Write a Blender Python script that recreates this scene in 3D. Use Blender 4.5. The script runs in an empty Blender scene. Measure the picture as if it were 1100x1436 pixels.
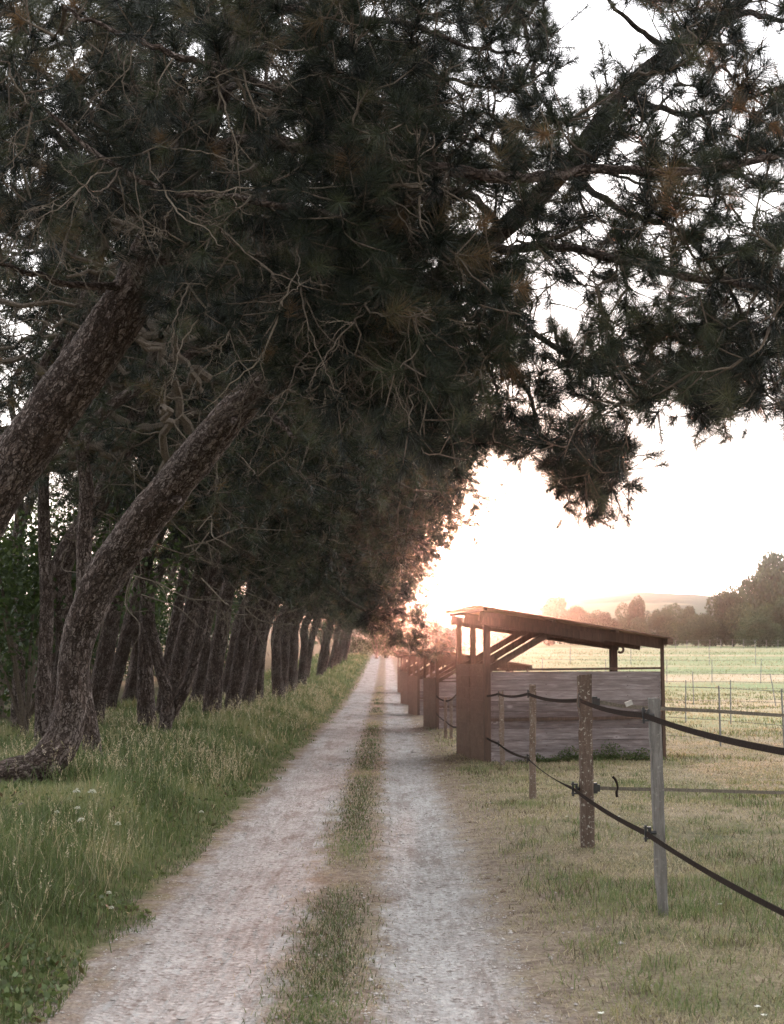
import bpy, math, random
import numpy as np
from mathutils import Vector, noise

rng = np.random.default_rng(7)
random.seed(7)
R = math.radians
DENOISE = True
scene = bpy.context.scene
col = scene.collection

# ------------------------------------------------------------------ camera
F, CX, CY, HOR = 1994.0, 550.0, 718.0, 930.0      # focal length, principal point and eye level in photo pixels
CAM_H = 1.65
PITCH = math.atan((HOR - CY) / F)
cp, sp = math.cos(PITCH), math.sin(PITCH)
cam_d = bpy.data.cameras.new('camera')
cam = bpy.data.objects.new('camera', cam_d)
col.objects.link(cam)
cam.location = (0, 0, CAM_H)
cam.rotation_euler = (R(90) + PITCH, 0, 0)
cam_d.sensor_fit = 'VERTICAL'
cam_d.sensor_height = 36
cam_d.lens = F / 1436 * 36
cam_d.clip_start, cam_d.clip_end = 0.1, 6000
cam_d.dof.use_dof = True
cam_d.dof.focus_distance = 12.0
cam_d.dof.aperture_fstop = 5.0
scene.camera = cam


def P(x, y, Y):
    """A point seen at pixel x, y of the photograph, Y metres ahead of the camera."""
    a, b = (x - CX) / F, (CY - y) / F
    t = Y / (cp - b * sp)
    return np.array([a * t, Y, CAM_H + (sp + b * cp) * t])


# ------------------------------------------------------------------ small tools
def sstep(x, a, b):
    t = np.clip((np.asarray(x, float) - a) / (b - a), 0, 1)
    return t * t * (3 - 2 * t)


_perm = rng.permutation(512)


def vnoise(x, y, s=1.0, seed=0):
    """Cheap smooth 2-D value noise for arrays, 0..1."""
    x = np.asarray(x, float) / s + seed * 17.3
    y = np.asarray(y, float) / s + seed * 9.1
    xi, yi = np.floor(x).astype(int), np.floor(y).astype(int)
    fx, fy = x - xi, y - yi
    fx, fy = fx * fx * (3 - 2 * fx), fy * fy * (3 - 2 * fy)

    def h(i, j):
        return _perm[(_perm[i & 511] + j) & 511] / 511.0
    return (h(xi, yi) * (1 - fx) + h(xi + 1, yi) * fx) * (1 - fy) + (h(xi, yi + 1) * (1 - fx) + h(xi + 1, yi + 1) * fx) * fy


def G(x, y):
    """Height of the ground."""
    x, y = np.asarray(x, float), np.asarray(y, float)
    rise = 0.0245 * 12 * np.logaddexp(0, (y - 60) / 12)
    rise = np.where(y > 330, 0.0245 * 270 + 0 * y, rise)
    bank = 0.34 * sstep(-x, 1.6, 3.2) + 0.10 * sstep(-x, 4, 12)
    right = 0.05 * sstep(x, 0.6, 1.5)
    bumps = (vnoise(x, y, 0.9, 1) - 0.5) * 0.05 * sstep(np.abs(x + 0.45), 1.1, 1.7) + (vnoise(x, y, 6, 2) - 0.5) * 0.10 * sstep(np.abs(x + 0.45), 2, 5)
    rut = -0.03 * np.exp(-((x + 1.05) / 0.3) ** 2) - 0.03 * np.exp(-((x - 0.25) / 0.3) ** 2)
    return rise + bank + right + bumps + rut


def gz(x, y):
    return float(G(x, y))


class MB:
    """Collects vertices and faces, links them as one mesh object."""
    def __init__(s):
        s.v, s.t, s.q, s.tint, s.n = [], [], [], [], 0
        s.tm, s.qm, s.uvw = [], [], []

    def add(s, v, t=None, q=None, tint=0.5, m=0, uvw=None):
        v = np.asarray(v, np.float32).reshape(-1, 3)
        s.v.append(v)
        s.uvw.append(uvw)
        if t is not None and len(t):
            t = np.asarray(t, np.int32).reshape(-1, 3)
            s.t.append(t + s.n)
            s.tm.append(np.full(len(t), m, np.int32))
        if q is not None and len(q):
            q = np.asarray(q, np.int32).reshape(-1, 4)
            s.q.append(q + s.n)
            s.qm.append(np.full(len(q), m, np.int32))
        tn = np.asarray(tint, np.float32)
        s.tint.append(np.full(len(v), float(tint), np.float32) if tn.ndim == 0 else tn.reshape(-1))
        s.n += len(v)

    def mesh(s, name, mats, smooth=False):
        v = np.concatenate(s.v)
        t = np.concatenate(s.t) if s.t else np.zeros((0, 3), np.int32)
        q = np.concatenate(s.q) if s.q else np.zeros((0, 4), np.int32)
        me = bpy.data.meshes.new(name)
        me.vertices.add(len(v))
        me.vertices.foreach_set('co', v.ravel())
        idx = np.concatenate([t.ravel(), q.ravel()])
        me.loops.add(len(idx))
        me.loops.foreach_set('vertex_index', idx)
        tot = np.concatenate([np.full(len(t), 3, np.int32), np.full(len(q), 4, np.int32)])
        start = np.concatenate([[0], np.cumsum(tot)[:-1]]).astype(np.int32)
        me.polygons.add(len(tot))
        me.polygons.foreach_set('loop_start', start)
        me.polygons.foreach_set('loop_total', tot)
        mi = np.concatenate((s.tm or []) + (s.qm or []))
        me.polygons.foreach_set('material_index', mi.astype(np.int32))
        me.polygons.foreach_set('use_smooth', np.full(len(tot), smooth, bool))
        a = me.attributes.new('tint', 'FLOAT', 'POINT')
        a.data.foreach_set('value', np.concatenate(s.tint))
        if any(u is not None for u in s.uvw):
            g = me.attributes.new('grain', 'FLOAT_VECTOR', 'POINT')
            g.data.foreach_set('vector', np.concatenate([(np.asarray(u, np.float32) if u is not None else p).reshape(-1, 3) for u, p in zip(s.uvw, s.v)]).ravel())
        for m in (mats if isinstance(mats, (list, tuple)) else [mats]):
            me.materials.append(m)
        me.update(calc_edges=True)
        me.validate()
        return me

    def build(s, name, mats, parent=None, smooth=False):
        o = bpy.data.objects.new(name, s.mesh(name, mats, smooth))
        col.objects.link(o)
        if parent is not None:
            o.parent = parent
        return o


def tag(o, label=None, cat=None, group=None, kind=None):
    for k, val in (('label', label), ('category', cat), ('group', group), ('kind', kind)):
        if val:
            o[k] = val
    return o


def empty(name, loc, rz=0.0, sc=1.0):
    o = bpy.data.objects.new(name, None)
    col.objects.link(o)
    o.location = [float(c) for c in loc]
    o.rotation_euler = (0, 0, rz)
    o.scale = (sc, sc, sc)
    o.empty_display_size = 0.2
    return o


def put(name, mesh, parent=None, loc=(0, 0, 0), rz=0.0, sc=1.0):
    o = bpy.data.objects.new(name, mesh)
    col.objects.link(o)
    o.location = [float(c) for c in loc]
    o.rotation_euler = (0, 0, rz)
    o.scale = (sc, sc, sc) if np.isscalar(sc) else sc
    if parent is not None:
        o.parent = parent
    return o


def copy_tree(o, parent=None):
    c = o.copy()
    col.objects.link(c)
    c.parent = parent
    for ch in list(o.children):
        copy_tree(ch, c)
    return c


def spline(pts, n):
    """Catmull-Rom through pts (any columns), n samples per span."""
    p = np.asarray(pts, float)
    if len(p) < 3:
        t = np.linspace(0, 1, n * (len(p) - 1) + 1)[:, None]
        return p[0] * (1 - t) + p[-1] * t
    e = np.vstack([2 * p[0] - p[1], p, 2 * p[-1] - p[-2]])
    out = []
    t = np.linspace(0, 1, n, endpoint=False)[:, None]
    for i in range(1, len(e) - 2):
        a, b, c, d = e[i - 1], e[i], e[i + 1], e[i + 2]
        out.append(0.5 * (2 * b + (c - a) * t + (2 * a - 5 * b + 4 * c - d) * t ** 2 + (3 * b - a - 3 * c + d) * t ** 3))
    out.append(p[-1:])
    return np.vstack(out)


def unit(v):
    return v / (np.linalg.norm(v, axis=-1, keepdims=True) + 1e-12)


def tube(mb, pts, rad, sides=8, tint=0.5, m=0, rough=0.0, cap=False):
    """Round tapered tube along pts."""
    p = np.asarray(pts, float)
    n = len(p)
    rad = np.broadcast_to(np.asarray(rad, float), (n,))
    d = unit(np.gradient(p, axis=0))
    ref = np.array([0, 0, 1.0]) if abs(d[0][2]) < 0.9 else np.array([1.0, 0, 0])
    u = np.zeros((n, 3))
    cur = unit(np.cross(d[0], ref))
    for i in range(n):
        cur = cur - d[i] * np.dot(cur, d[i])
        cur = cur / (np.linalg.norm(cur) + 1e-12)
        u[i] = cur
    w = np.cross(d, u)
    a = np.linspace(0, 2 * math.pi, sides, endpoint=False)
    ring = u[:, None, :] * np.cos(a)[None, :, None] + w[:, None, :] * np.sin(a)[None, :, None]
    rr = np.repeat(rad[:, None], sides, 1)
    if rough > 0:
        for i in range(n):
            for k in range(sides):
                q = p[i] + ring[i, k] * rad[i]
                lump = noise.noise(Vector(q * 2.6)) * 0.5 + noise.noise(Vector((q[0] * 11, q[1] * 11, q[2] * 5))) * 0.3 + noise.noise(Vector((q[0] * 30, q[1] * 30, q[2] * 12))) * 0.25
                rr[i, k] *= 1 + rough * lump
    v = p[:, None, :] + ring * rr[:, :, None]
    i, k = np.meshgrid(np.arange(n - 1), np.arange(sides), indexing='ij')
    k2 = (k + 1) % sides
    q = np.stack([i * sides + k, i * sides + k2, (i + 1) * sides + k2, (i + 1) * sides + k], -1).reshape(-1, 4)
    v = v.reshape(-1, 3)
    t = None
    if cap:
        v = np.vstack([v, p[-1], p[0]])
        top = [[(n - 1) * sides + j, (n - 1) * sides + (j + 1) % sides, n * sides] for j in range(sides)]
        bot = [[(j + 1) % sides, j, n * sides + 1] for j in range(sides)]
        t = top + bot
    uvw = None
    if rough > 0:
        ln = np.concatenate([[0], np.cumsum(np.linalg.norm(np.diff(p, axis=0), axis=1))])
        uvw = np.stack([np.cos(a)[None, :] * rad[:, None], np.sin(a)[None, :] * rad[:, None], np.repeat(ln[:, None], sides, 1)], -1).reshape(-1, 3) + p[0] * 3.7
        if cap:
            uvw = np.vstack([uvw, [0, 0, ln[-1]] + p[0] * 3.7, p[0] * 3.7])
    mb.add(v, t=t, q=q, tint=tint, m=m, uvw=uvw)


BOXQ = [[0, 3, 2, 1], [4, 5, 6, 7], [0, 1, 5, 4], [1, 2, 6, 5], [2, 3, 7, 6], [3, 0, 4, 7]]


def box(mb, lo, hi, tint=0.5, m=0, jit=0.0):
    x0, y0, z0 = lo
    x1, y1, z1 = hi
    v = np.array([[x0, y0, z0], [x1, y0, z0], [x1, y1, z0], [x0, y1, z0], [x0, y0, z1], [x1, y0, z1], [x1, y1, z1], [x0, y1, z1]], float)
    if jit:
        v += rng.normal(0, jit, v.shape)
    mb.add(v, q=BOXQ, tint=tint, m=m)


def beam(mb, p, q, w, h, side=(0, 1, 0), tint=0.5, m=0):
    """Box from p to q; w along 'side', h across it."""
    p, q = np.asarray(p, float), np.asarray(q, float)
    d = unit(q - p)
    s = np.asarray(side, float)
    s = unit(s - d * np.dot(s, d))
    u = np.cross(d, s)
    c = [(-1, -1), (1, -1), (1, 1), (-1, 1)]
    v = [p + s * a * w / 2 + u * b * h / 2 for a, b in c] + [q + s * a * w / 2 + u * b * h / 2 for a, b in c]
    mb.add(np.array(v), q=BOXQ, tint=tint, m=m)


# ------------------------------------------------------------------ materials
class NT:
    def __init__(s, name):
        s.m = bpy.data.materials.new(name)
        s.m.use_nodes = True
        s.t = s.m.node_tree
        s.t.nodes.clear()
        s.out = s.t.nodes.new('ShaderNodeOutputMaterial')

    def n(s, kind, props=None, **inp):
        nd = s.t.nodes.new('ShaderNode' + kind)
        for k, v in (props or {}).items():
            setattr(nd, k, v)
        for k, v in inp.items():
            key = int(k[1:]) if k[0] == '_' and k[1:].isdigit() else k.replace('_', ' ')
            sock = nd.inputs[key]
            if isinstance(v, bpy.types.NodeSocket):
                s.t.links.new(v, sock)
            else:
                sock.default_value = v
        return nd

    def math(s, op, a, b=0.0, c=0.0, clamp=False):
        return s.n('Math', {'operation': op, 'use_clamp': clamp}, _0=a, _1=b, _2=c).outputs[0]

    def mix(s, f, a, b, mode='MIX'):
        nd = s.n('Mix', {'data_type': 'RGBA', 'blend_type': mode})
        for i, v in ((0, f), (6, a), (7, b)):
            if isinstance(v, bpy.types.NodeSocket):
                s.t.links.new(v, nd.inputs[i])
            else:
                nd.inputs[i].default_value = v if not isinstance(v, tuple) or len(v) == 4 else (*v, 1)
        return nd.outputs[2]

    def ramp(s, f, stops, interp='LINEAR'):
        nd = s.n('ValToRGB')
        s.t.links.new(f, nd.inputs[0])
        cr = nd.color_ramp
        cr.interpolation = interp
        while len(cr.elements) < len(stops):
            cr.elements.new(0.5)
        for e, (p, c) in zip(cr.elements, stops):
            e.position = p
            e.color = (*c, 1) if len(c) == 3 else c
        return nd.outputs[0]

    def noise(s, vec, scale, detail=4, rough=0.55, dist=0.0):
        return s.n('TexNoise', None, Vector=vec, Scale=scale, Detail=detail, Roughness=rough, Distortion=dist).outputs[0]

    def mapping(s, vec, scale=(1, 1, 1), rot=(0, 0, 0)):
        return s.n('Mapping', None, Vector=vec, Scale=scale, Rotation=rot).outputs[0]

    def range(s, v, a, b, c=0.0, d=1.0):
        return s.n('MapRange', {'interpolation_type': 'SMOOTHSTEP'}, Value=v, From_Min=a, From_Max=b, To_Min=c, To_Max=d).outputs[0]

    def bump(s, h, strength, dist):
        return s.n('Bump', None, Height=h, Strength=strength, Distance=dist).outputs[0]

    def attr(s, name='tint'):
        return s.n('Attribute', {'attribute_name': name}).outputs['Fac']

    def done(s, shader):
        s.t.links.new(shader, s.out.inputs['Surface'])
        return s.m


def leaf_material(name, stops, trans=0.35, rough=0.6, gloss=True):
    b = NT(name)
    c = b.ramp(b.attr(), stops)
    pr = b.n('BsdfPrincipled', None, Base_Color=c, Roughness=rough)
    pr.inputs['Specular IOR Level'].default_value = 0.3 if gloss else 0.1
    tr = b.n('BsdfTranslucent', None, Color=b.mix(1.0, c, (1.0, 0.95, 0.7), 'MULTIPLY'))
    mx = b.n('MixShader', None, Fac=trans)
    b.t.links.new(pr.outputs[0], mx.inputs[1])
    b.t.links.new(tr.outputs[0], mx.inputs[2])
    return b.done(mx.outputs[0])


M = {}
M['needles'] = leaf_material('pine_needles', [(0.0, (0.006, 0.009, 0.007)), (0.4, (0.020, 0.028, 0.019)), (0.62, (0.078, 0.092, 0.053)), (0.8, (0.125, 0.11, 0.064)), (1.0, (0.24, 0.145, 0.08))], 0.3, 0.38)
M['leaves'] = leaf_material('broad_leaves', [(0.0, (0.028, 0.045, 0.018)), (0.5, (0.06, 0.09, 0.032)), (1.0, (0.13, 0.17, 0.06))], 0.4, 0.55)
M['far_leaves'] = leaf_material('far_leaves', [(0.0, (0.035, 0.062, 0.034)), (0.5, (0.075, 0.115, 0.06)), (1.0, (0.16, 0.20, 0.105))], 0.35, 0.7)
M['blades'] = leaf_material('grass_blades', [(0.0, (0.10, 0.072, 0.045)), (0.05, (0.085, 0.07, 0.04)), (0.10, (0.055, 0.08, 0.03)), (0.35, (0.145, 0.195, 0.08)), (0.6, (0.26, 0.265, 0.14)), (0.8, (0.40, 0.335, 0.22)), (1.0, (0.58, 0.50, 0.38))], 0.35, 0.55)


def bark_material():
    b = NT('pine_bark')
    co = b.n('Attribute', {'attribute_name': 'grain'}).outputs['Vector']

    def cells(scale, squash, warp_s, warp_a):
        warp = b.n('VectorMath', {'operation': 'ADD'}, _0=b.mapping(co, (1, 1, squash)))
        nz = b.n('TexNoise', None, Vector=co, Scale=warp_s, Detail=4.0)
        sc = b.n('VectorMath', {'operation': 'SCALE'}, _0=nz.outputs['Color'], Scale=warp_a)
        b.t.links.new(sc.outputs[0], warp.inputs[1])
        vo = b.n('TexVoronoi', {'feature': 'DISTANCE_TO_EDGE'}, Vector=warp.outputs[0], Scale=scale)
        vc = b.n('TexVoronoi', None, Vector=warp.outputs[0], Scale=scale)
        return vo.outputs['Distance'], b.n('SeparateColor', None, Color=vc.outputs['Color']).outputs[0]
    d1, v1 = cells(18.0, 0.25, 12.0, 0.13)
    d2, v2 = cells(38.0, 0.36, 22.0, 0.07)
    crack = b.range(d1, 0.0, 0.13)
    flake = b.range(d2, 0.0, 0.12)
    fine = b.noise(b.mapping(co, (1, 1, 0.4)), 75, 5, 0.7)
    big = b.noise(co, 1.8, 4)
    f = b.math('ADD', b.math('MULTIPLY', fine, 0.55), b.math('ADD', b.math('MULTIPLY', v1, 0.2), b.math('MULTIPLY', v2, 0.3)))
    c = b.ramp(f, [(0.28, (0.08, 0.055, 0.045)), (0.5, (0.17, 0.125, 0.107)), (0.75, (0.35, 0.285, 0.26))])
    c = b.mix(b.range(big, 0.42, 0.7), c, b.mix(0.5, c, (0.27, 0.23, 0.21)))
    c = b.mix(flake, b.mix(0.55, c, (0.05, 0.035, 0.028)), c)
    c = b.mix(crack, (0.07, 0.05, 0.042), c)
    hgt = b.math('ADD', b.math('MULTIPLY', crack, 0.9), b.math('ADD', b.math('MULTIPLY', flake, 0.4), b.math('ADD', b.math('MULTIPLY', fine, 0.4), b.math('MULTIPLY', v2, 0.25))))
    pr = b.n('BsdfPrincipled', None, Base_Color=c, Roughness=0.9, Normal=b.bump(hgt, 1.0, 0.04))
    pr.inputs['Specular IOR Level'].default_value = 0.12
    return b.done(pr.outputs[0])


M['bark'] = bark_material()


def twig_material():
    b = NT('twig_bark')
    co = b.n('TexCoord').outputs['Object']
    f = b.noise(co, 40, 4)
    c = b.mix(b.attr(), b.ramp(f, [(0.3, (0.06, 0.045, 0.035)), (0.7, (0.13, 0.10, 0.08))]), b.ramp(f, [(0.3, (0.20, 0.165, 0.13)), (0.7, (0.36, 0.31, 0.25))]))
    pr = b.n('BsdfPrincipled', None, Base_Color=c, Roughness=0.85, Normal=b.bump(f, 0.6, 0.01))
    pr.inputs['Specular IOR Level'].default_value = 0.2
    return b.done(pr.outputs[0])


M['twig'] = twig_material()


def wood_material(name, dark, mid, light, scale=1.0, axis='x', lichen=0.0, knots=True):
    b = NT(name)
    co = b.n('TexCoord').outputs['Object']
    st = {'x': (0.09, 1, 1), 'y': (1, 0.09, 1), 'z': (1, 1, 0.09)}[axis]
    tint = b.attr()
    off = b.n('CombineXYZ', None, X=b.math('MULTIPLY', tint, 7.3), Y=b.math('MULTIPLY', tint, 13.1), Z=b.math('MULTIPLY', tint, 5.7)).outputs[0]
    cc = b.n('VectorMath', {'operation': 'ADD'}, _0=co, _1=off).outputs[0]
    g1 = b.noise(b.mapping(cc, tuple(s * scale for s in st)), 26, 6, 0.6, 0.6)
    g2 = b.noise(b.mapping(cc, tuple(s * scale for s in st)), 110, 3, 0.6)
    stain = b.noise(cc, 2.6, 4)
    f = b.math('ADD', b.math('MULTIPLY', g1, 0.7), b.math('MULTIPLY', g2, 0.3))
    c = b.ramp(f, [(0.3, dark), (0.5, mid), (0.72, light)])
    c = b.mix(b.range(stain, 0.42, 0.75), c, b.mix(0.5, c, dark))
    c = b.mix(b.math('MULTIPLY', tint, 0.7), c, b.mix(0.45, c, light))
    c = b.mix(b.math('MULTIPLY', b.range(tint, 0.45, 0.0), 0.55), c, dark)
    h = f
    if knots:
        vo = b.n('TexVoronoi', None, Vector=b.mapping(cc, (0.55, 1, 1)), Scale=4.6)
        k = b.range(vo.outputs['Distance'], 0.10, 0.06)
        ring = b.range(vo.outputs['Distance'], 0.2, 0.1)
        sel = b.range(b.n('SeparateColor', None, Color=vo.outputs['Color']).outputs[0], 0.5, 0.52)
        c = b.mix(b.math('MULTIPLY', b.math('MULTIPLY', ring, sel), 0.5), c, light)
        c = b.mix(b.math('MULTIPLY', b.math('MULTIPLY', k, sel), 0.7), c, dark)
    if lichen > 0:
        vl = b.noise(co, 38, 5, 0.7)
        c = b.mix(b.math('MULTIPLY', b.range(vl, 0.56, 0.66), lichen), c, (0.52, 0.50, 0.44))
        vd = b.noise(co, 24, 4, 0.7)
        c = b.mix(b.math('MULTIPLY', b.range(vd, 0.58, 0.66), lichen * 0.8), c, (0.12, 0.075, 0.055))
    pr = b.n('BsdfPrincipled', None, Base_Color=c, Roughness=0.82, Normal=b.bump(h, 0.5, 0.012))
    pr.inputs['Specular IOR Level'].default_value = 0.25
    return b.done(pr.outputs[0])


M['grey_boards'] = wood_material('weathered_grey_boards', (0.075, 0.055, 0.053), (0.20, 0.165, 0.165), (0.44, 0.395, 0.40))
M['brown_boards'] = wood_material('brown_stained_boards', (0.045, 0.028, 0.020), (0.125, 0.08, 0.058), (0.25, 0.17, 0.125), knots=False)
M['brown_beam'] = wood_material('brown_stained_beam', (0.040, 0.026, 0.020), (0.085, 0.055, 0.042), (0.155, 0.105, 0.082), axis='z', knots=False)
M['under_boards'] = wood_material('raw_roof_boards', (0.20, 0.13, 0.08), (0.33, 0.23, 0.15), (0.45, 0.34, 0.24), knots=False)
M['grey_post'] = wood_material('grey_sawn_post', (0.06, 0.053, 0.05), (0.14, 0.13, 0.12), (0.27, 0.255, 0.24), 1.6, 'z', 0.25, False)
M['split_post'] = wood_material('lichen_spotted_post', (0.075, 0.05, 0.04), (0.16, 0.115, 0.09), (0.27, 0.21, 0.17), 1.6, 'z', 0.85, False)


def plain(name, colr, rough=0.6, metal=0.0, var=0.25, scale=12.0, bump=0.2):
    b = NT(name)
    co = b.n('TexCoord').outputs['Object']
    f = b.noise(co, scale, 5)
    lo = tuple(c * (1 - var) for c in colr)
    hi = tuple(min(1, c * (1 + var)) for c in colr)
    c = b.ramp(f, [(0.3, lo), (0.7, hi)])
    pr = b.n('BsdfPrincipled', None, Base_Color=c, Roughness=rough, Metallic=metal, Normal=b.bump(f, bump, 0.01))
    if rough > 0.9:
        pr.inputs['Specular IOR Level'].default_value = 0.1
    return b.done(pr.outputs[0])


M['tape_dark'] = plain('brown_fence_tape', (0.026, 0.019, 0.016), 0.95, 0, 0.35, 60, 0.4)
M['tape_grey'] = plain('faded_fence_tape', (0.15, 0.13, 0.105), 0.95, 0, 0.3, 60, 0.4)
M['insulator'] = plain('black_plastic', (0.02, 0.02, 0.021), 0.45, 0, 0.3, 30, 0.1)
M['metal'] = plain('galvanised_metal', (0.45, 0.44, 0.42), 0.45, 0.8, 0.3, 30, 0.1)
M['roof_sheet'] = plain('grey_roof_felt', (0.24, 0.21, 0.20), 0.7, 0, 0.35, 7, 0.3)
M['petal'] = leaf_material('white_petals', [(0, (0.72, 0.74, 0.68)), (1, (0.85, 0.85, 0.82))], 0.3)
M['stone'] = plain('pale_stones', (0.40, 0.365, 0.345), 0.9, 0, 0.4, 3, 0.3)
M['steel_post'] = plain('weathered_steel_post', (0.24, 0.24, 0.24), 0.6, 0.3, 0.3, 9, 0.2)
M['wire'] = plain('dull_fence_wire', (0.16, 0.15, 0.14), 0.6, 0.2, 0.2, 9, 0.1)
M['cone'] = plain('pine_cone_scales', (0.17, 0.12, 0.085), 0.8, 0, 0.5, 60, 0.6)


def terrain_material():
    b = NT('terrain')
    pos = b.n('NewGeometry').outputs['Position']
    se = b.n('SeparateXYZ', None, Vector=pos)
    X, Y = se.outputs[0], se.outputs[1]
    n_edge = b.noise(b.mapping(pos, (1, 0.6, 1)), 3.2, 8, 0.72)
    wob = b.math('MULTIPLY', b.math('SUBTRACT', n_edge, 0.5), 0.75)
    bend = b.math('MULTIPLY', b.math('MAXIMUM', b.math('SUBTRACT', Y, 10.0), 0.0), 0.0045)
    xr = b.math('ADD', b.math('ADD', X, bend), wob)

    def band(a0, a1, b0, b1):
        return b.math('MULTIPLY', b.range(xr, a0, a1), b.range(xr, b1, b0))
    near = b.range(Y, 175.0, 150.0)
    g_left = band(-1.66, -1.40, -0.72, -0.48)
    g_right = band(-0.16, 0.04, 0.42, 0.82)
    gravel = b.math('MULTIPLY', b.math('ADD', g_left, g_right, clamp=True), near)
    margin = b.math('MULTIPLY', band(-1.85, -1.6, 0.9, 1.75), near)
    # grass floor
    n1 = b.noise(pos, 0.55, 5, 0.6)
    n2 = b.noise(pos, 3.5, 5, 0.65)
    n3 = b.noise(pos, 38, 4, 0.7)
    mixn = b.math('ADD', b.math('MULTIPLY', n1, 0.55), b.math('MULTIPLY', n2, 0.45))
    c_floor = b.ramp(mixn, [(0.36, (0.11, 0.115, 0.06)), (0.46, (0.19, 0.165, 0.10)), (0.55, (0.275, 0.22, 0.15)), (0.68, (0.345, 0.28, 0.20))])
    c_floor = b.mix(b.range(n3, 0.56, 0.38), c_floor, b.mix(0.55, c_floor, (0.07, 0.055, 0.035)))
    # far field: bands of tan and green that run across
    fb = b.noise(b.mapping(pos, (0.012, 0.055, 1)), 1.0, 4, 0.6)
    fc = b.ramp(fb, [(0.36, (0.22, 0.275, 0.14)), (0.47, (0.29, 0.30, 0.17)), (0.56, (0.44, 0.345, 0.24)), (0.66, (0.50, 0.395, 0.285))])
    fg = b.noise(b.mapping(pos, (0.25, 1, 1)), 1.1, 5, 0.7)
    fc = b.mix(b.range(fg, 0.35, 0.75), b.mix(0.25, fc, (0.14, 0.14, 0.07)), fc)
    c_floor = b.mix(b.math('MULTIPLY', b.range(Y, 17.0, 45.0), b.range(X, 0.5, 3.0)), c_floor, fc)
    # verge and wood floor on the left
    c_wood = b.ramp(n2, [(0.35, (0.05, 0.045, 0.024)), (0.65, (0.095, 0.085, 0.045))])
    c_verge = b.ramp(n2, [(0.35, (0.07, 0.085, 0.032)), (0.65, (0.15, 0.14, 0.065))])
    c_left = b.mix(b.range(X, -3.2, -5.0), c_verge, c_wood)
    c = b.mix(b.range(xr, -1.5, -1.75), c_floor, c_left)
    # soil margin, central strip
    c_soil = b.ramp(b.math('ADD', b.math('MULTIPLY', n2, 0.6), b.math('MULTIPLY', n3, 0.4)), [(0.35, (0.13, 0.095, 0.072)), (0.5, (0.24, 0.19, 0.15)), (0.68, (0.38, 0.32, 0.26))])
    n4 = b.noise(pos, 13, 5, 0.7)
    c_soil = b.mix(b.range(n4, 0.52, 0.36), c_soil, b.mix(0.6, c_soil, (0.075, 0.05, 0.038)))
    c_soil = b.mix(b.range(n4, 0.56, 0.68), c_soil, (0.36, 0.30, 0.22))
    c = b.mix(b.math('MULTIPLY', margin, b.range(n2, 0.68, 0.45)), c, c_soil)
    # gravel wheel tracks
    along = b.noise(b.mapping(pos, (9, 0.5, 1)), 2.4, 5, 0.65)
    pat = b.noise(b.mapping(pos, (1, 0.5, 1)), 1.6, 6, 0.65)
    peb = b.n('TexVoronoi', None, Vector=pos, Scale=42.0)
    pv = b.n('SeparateColor', None, Color=peb.outputs['Color']).outputs[0]
    n5 = b.noise(b.mapping(pos, (1, 0.7, 1)), 11, 6, 0.7)
    gsum = b.math('ADD', b.math('MULTIPLY', along, 0.25), b.math('ADD', b.math('MULTIPLY', pat, 0.3), b.math('ADD', b.math('MULTIPLY', n5, 0.25), b.math('MULTIPLY', n3, 0.2))))
    c_gr = b.ramp(gsum, [(0.36, (0.12, 0.105, 0.095)), (0.45, (0.27, 0.25, 0.238)), (0.55, (0.395, 0.385, 0.377)), (0.68, (0.53, 0.525, 0.52))])
    c_gr = b.mix(b.math('MULTIPLY', b.range(pv, 0.78, 0.95), 0.35), c_gr, (0.62, 0.58, 0.56))
    c_gr = b.mix(b.math('MULTIPLY', b.range(b.noise(b.mapping(pos, (2.2, 0.35, 1)), 1.3, 7, 0.75), 0.50, 0.62), 0.85), c_gr, b.mix(0.7, c_gr, (0.15, 0.115, 0.095)))
    c_gr = b.mix(b.math('MULTIPLY', b.range(pv, 0.15, 0.03), 0.6), c_gr, (0.17, 0.13, 0.115))
    p2 = b.n('TexVoronoi', None, Vector=b.mapping(pos, (1, 0.8, 1)), Scale=19.0)
    v2 = b.n('SeparateColor', None, Color=p2.outputs['Color']).outputs[1]
    round2 = b.range(p2.outputs['Distance'], 0.42, 0.30)
    c_gr = b.mix(b.math('MULTIPLY', b.math('MULTIPLY', b.range(v2, 0.84, 0.88), round2), 0.4), c_gr, (0.55, 0.54, 0.53))
    c_gr = b.mix(b.math('MULTIPLY', b.math('MULTIPLY', b.range(v2, 0.13, 0.09), round2), 0.7), c_gr, (0.12, 0.098, 0.085))
    c = b.mix(gravel, c, c_gr)
    hgt = b.math('ADD', b.math('MULTIPLY', n3, 0.6), b.math('ADD', b.math('MULTIPLY', along, 0.25), b.math('MULTIPLY', peb.outputs['Distance'], 0.5)))
    pr = b.n('BsdfPrincipled', None, Base_Color=c, Roughness=0.95, Normal=b.bump(hgt, 0.8, 0.035))
    pr.inputs['Specular IOR Level'].default_value = 0.1
    return b.done(pr.outputs[0])


M['terrain'] = terrain_material()


def hill_material():
    b = NT('wooded_hill')
    pos = b.n('NewGeometry').outputs['Position']
    f = b.noise(pos, 0.09, 6, 0.65)
    g = b.noise(b.mapping(pos, (1, 1, 3)), 0.015, 4, 0.6)
    c = b.mix(b.range(g, 0.52, 0.6), b.ramp(f, [(0.3, (0.03, 0.045, 0.025)), (0.7, (0.08, 0.10, 0.05))]), (0.2, 0.18, 0.10))
    pr = b.n('BsdfPrincipled', None, Base_Color=c, Roughness=0.95, Normal=b.bump(f, 1.0, 2))
    return b.done(pr.outputs[0])


M['hill'] = hill_material()

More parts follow.
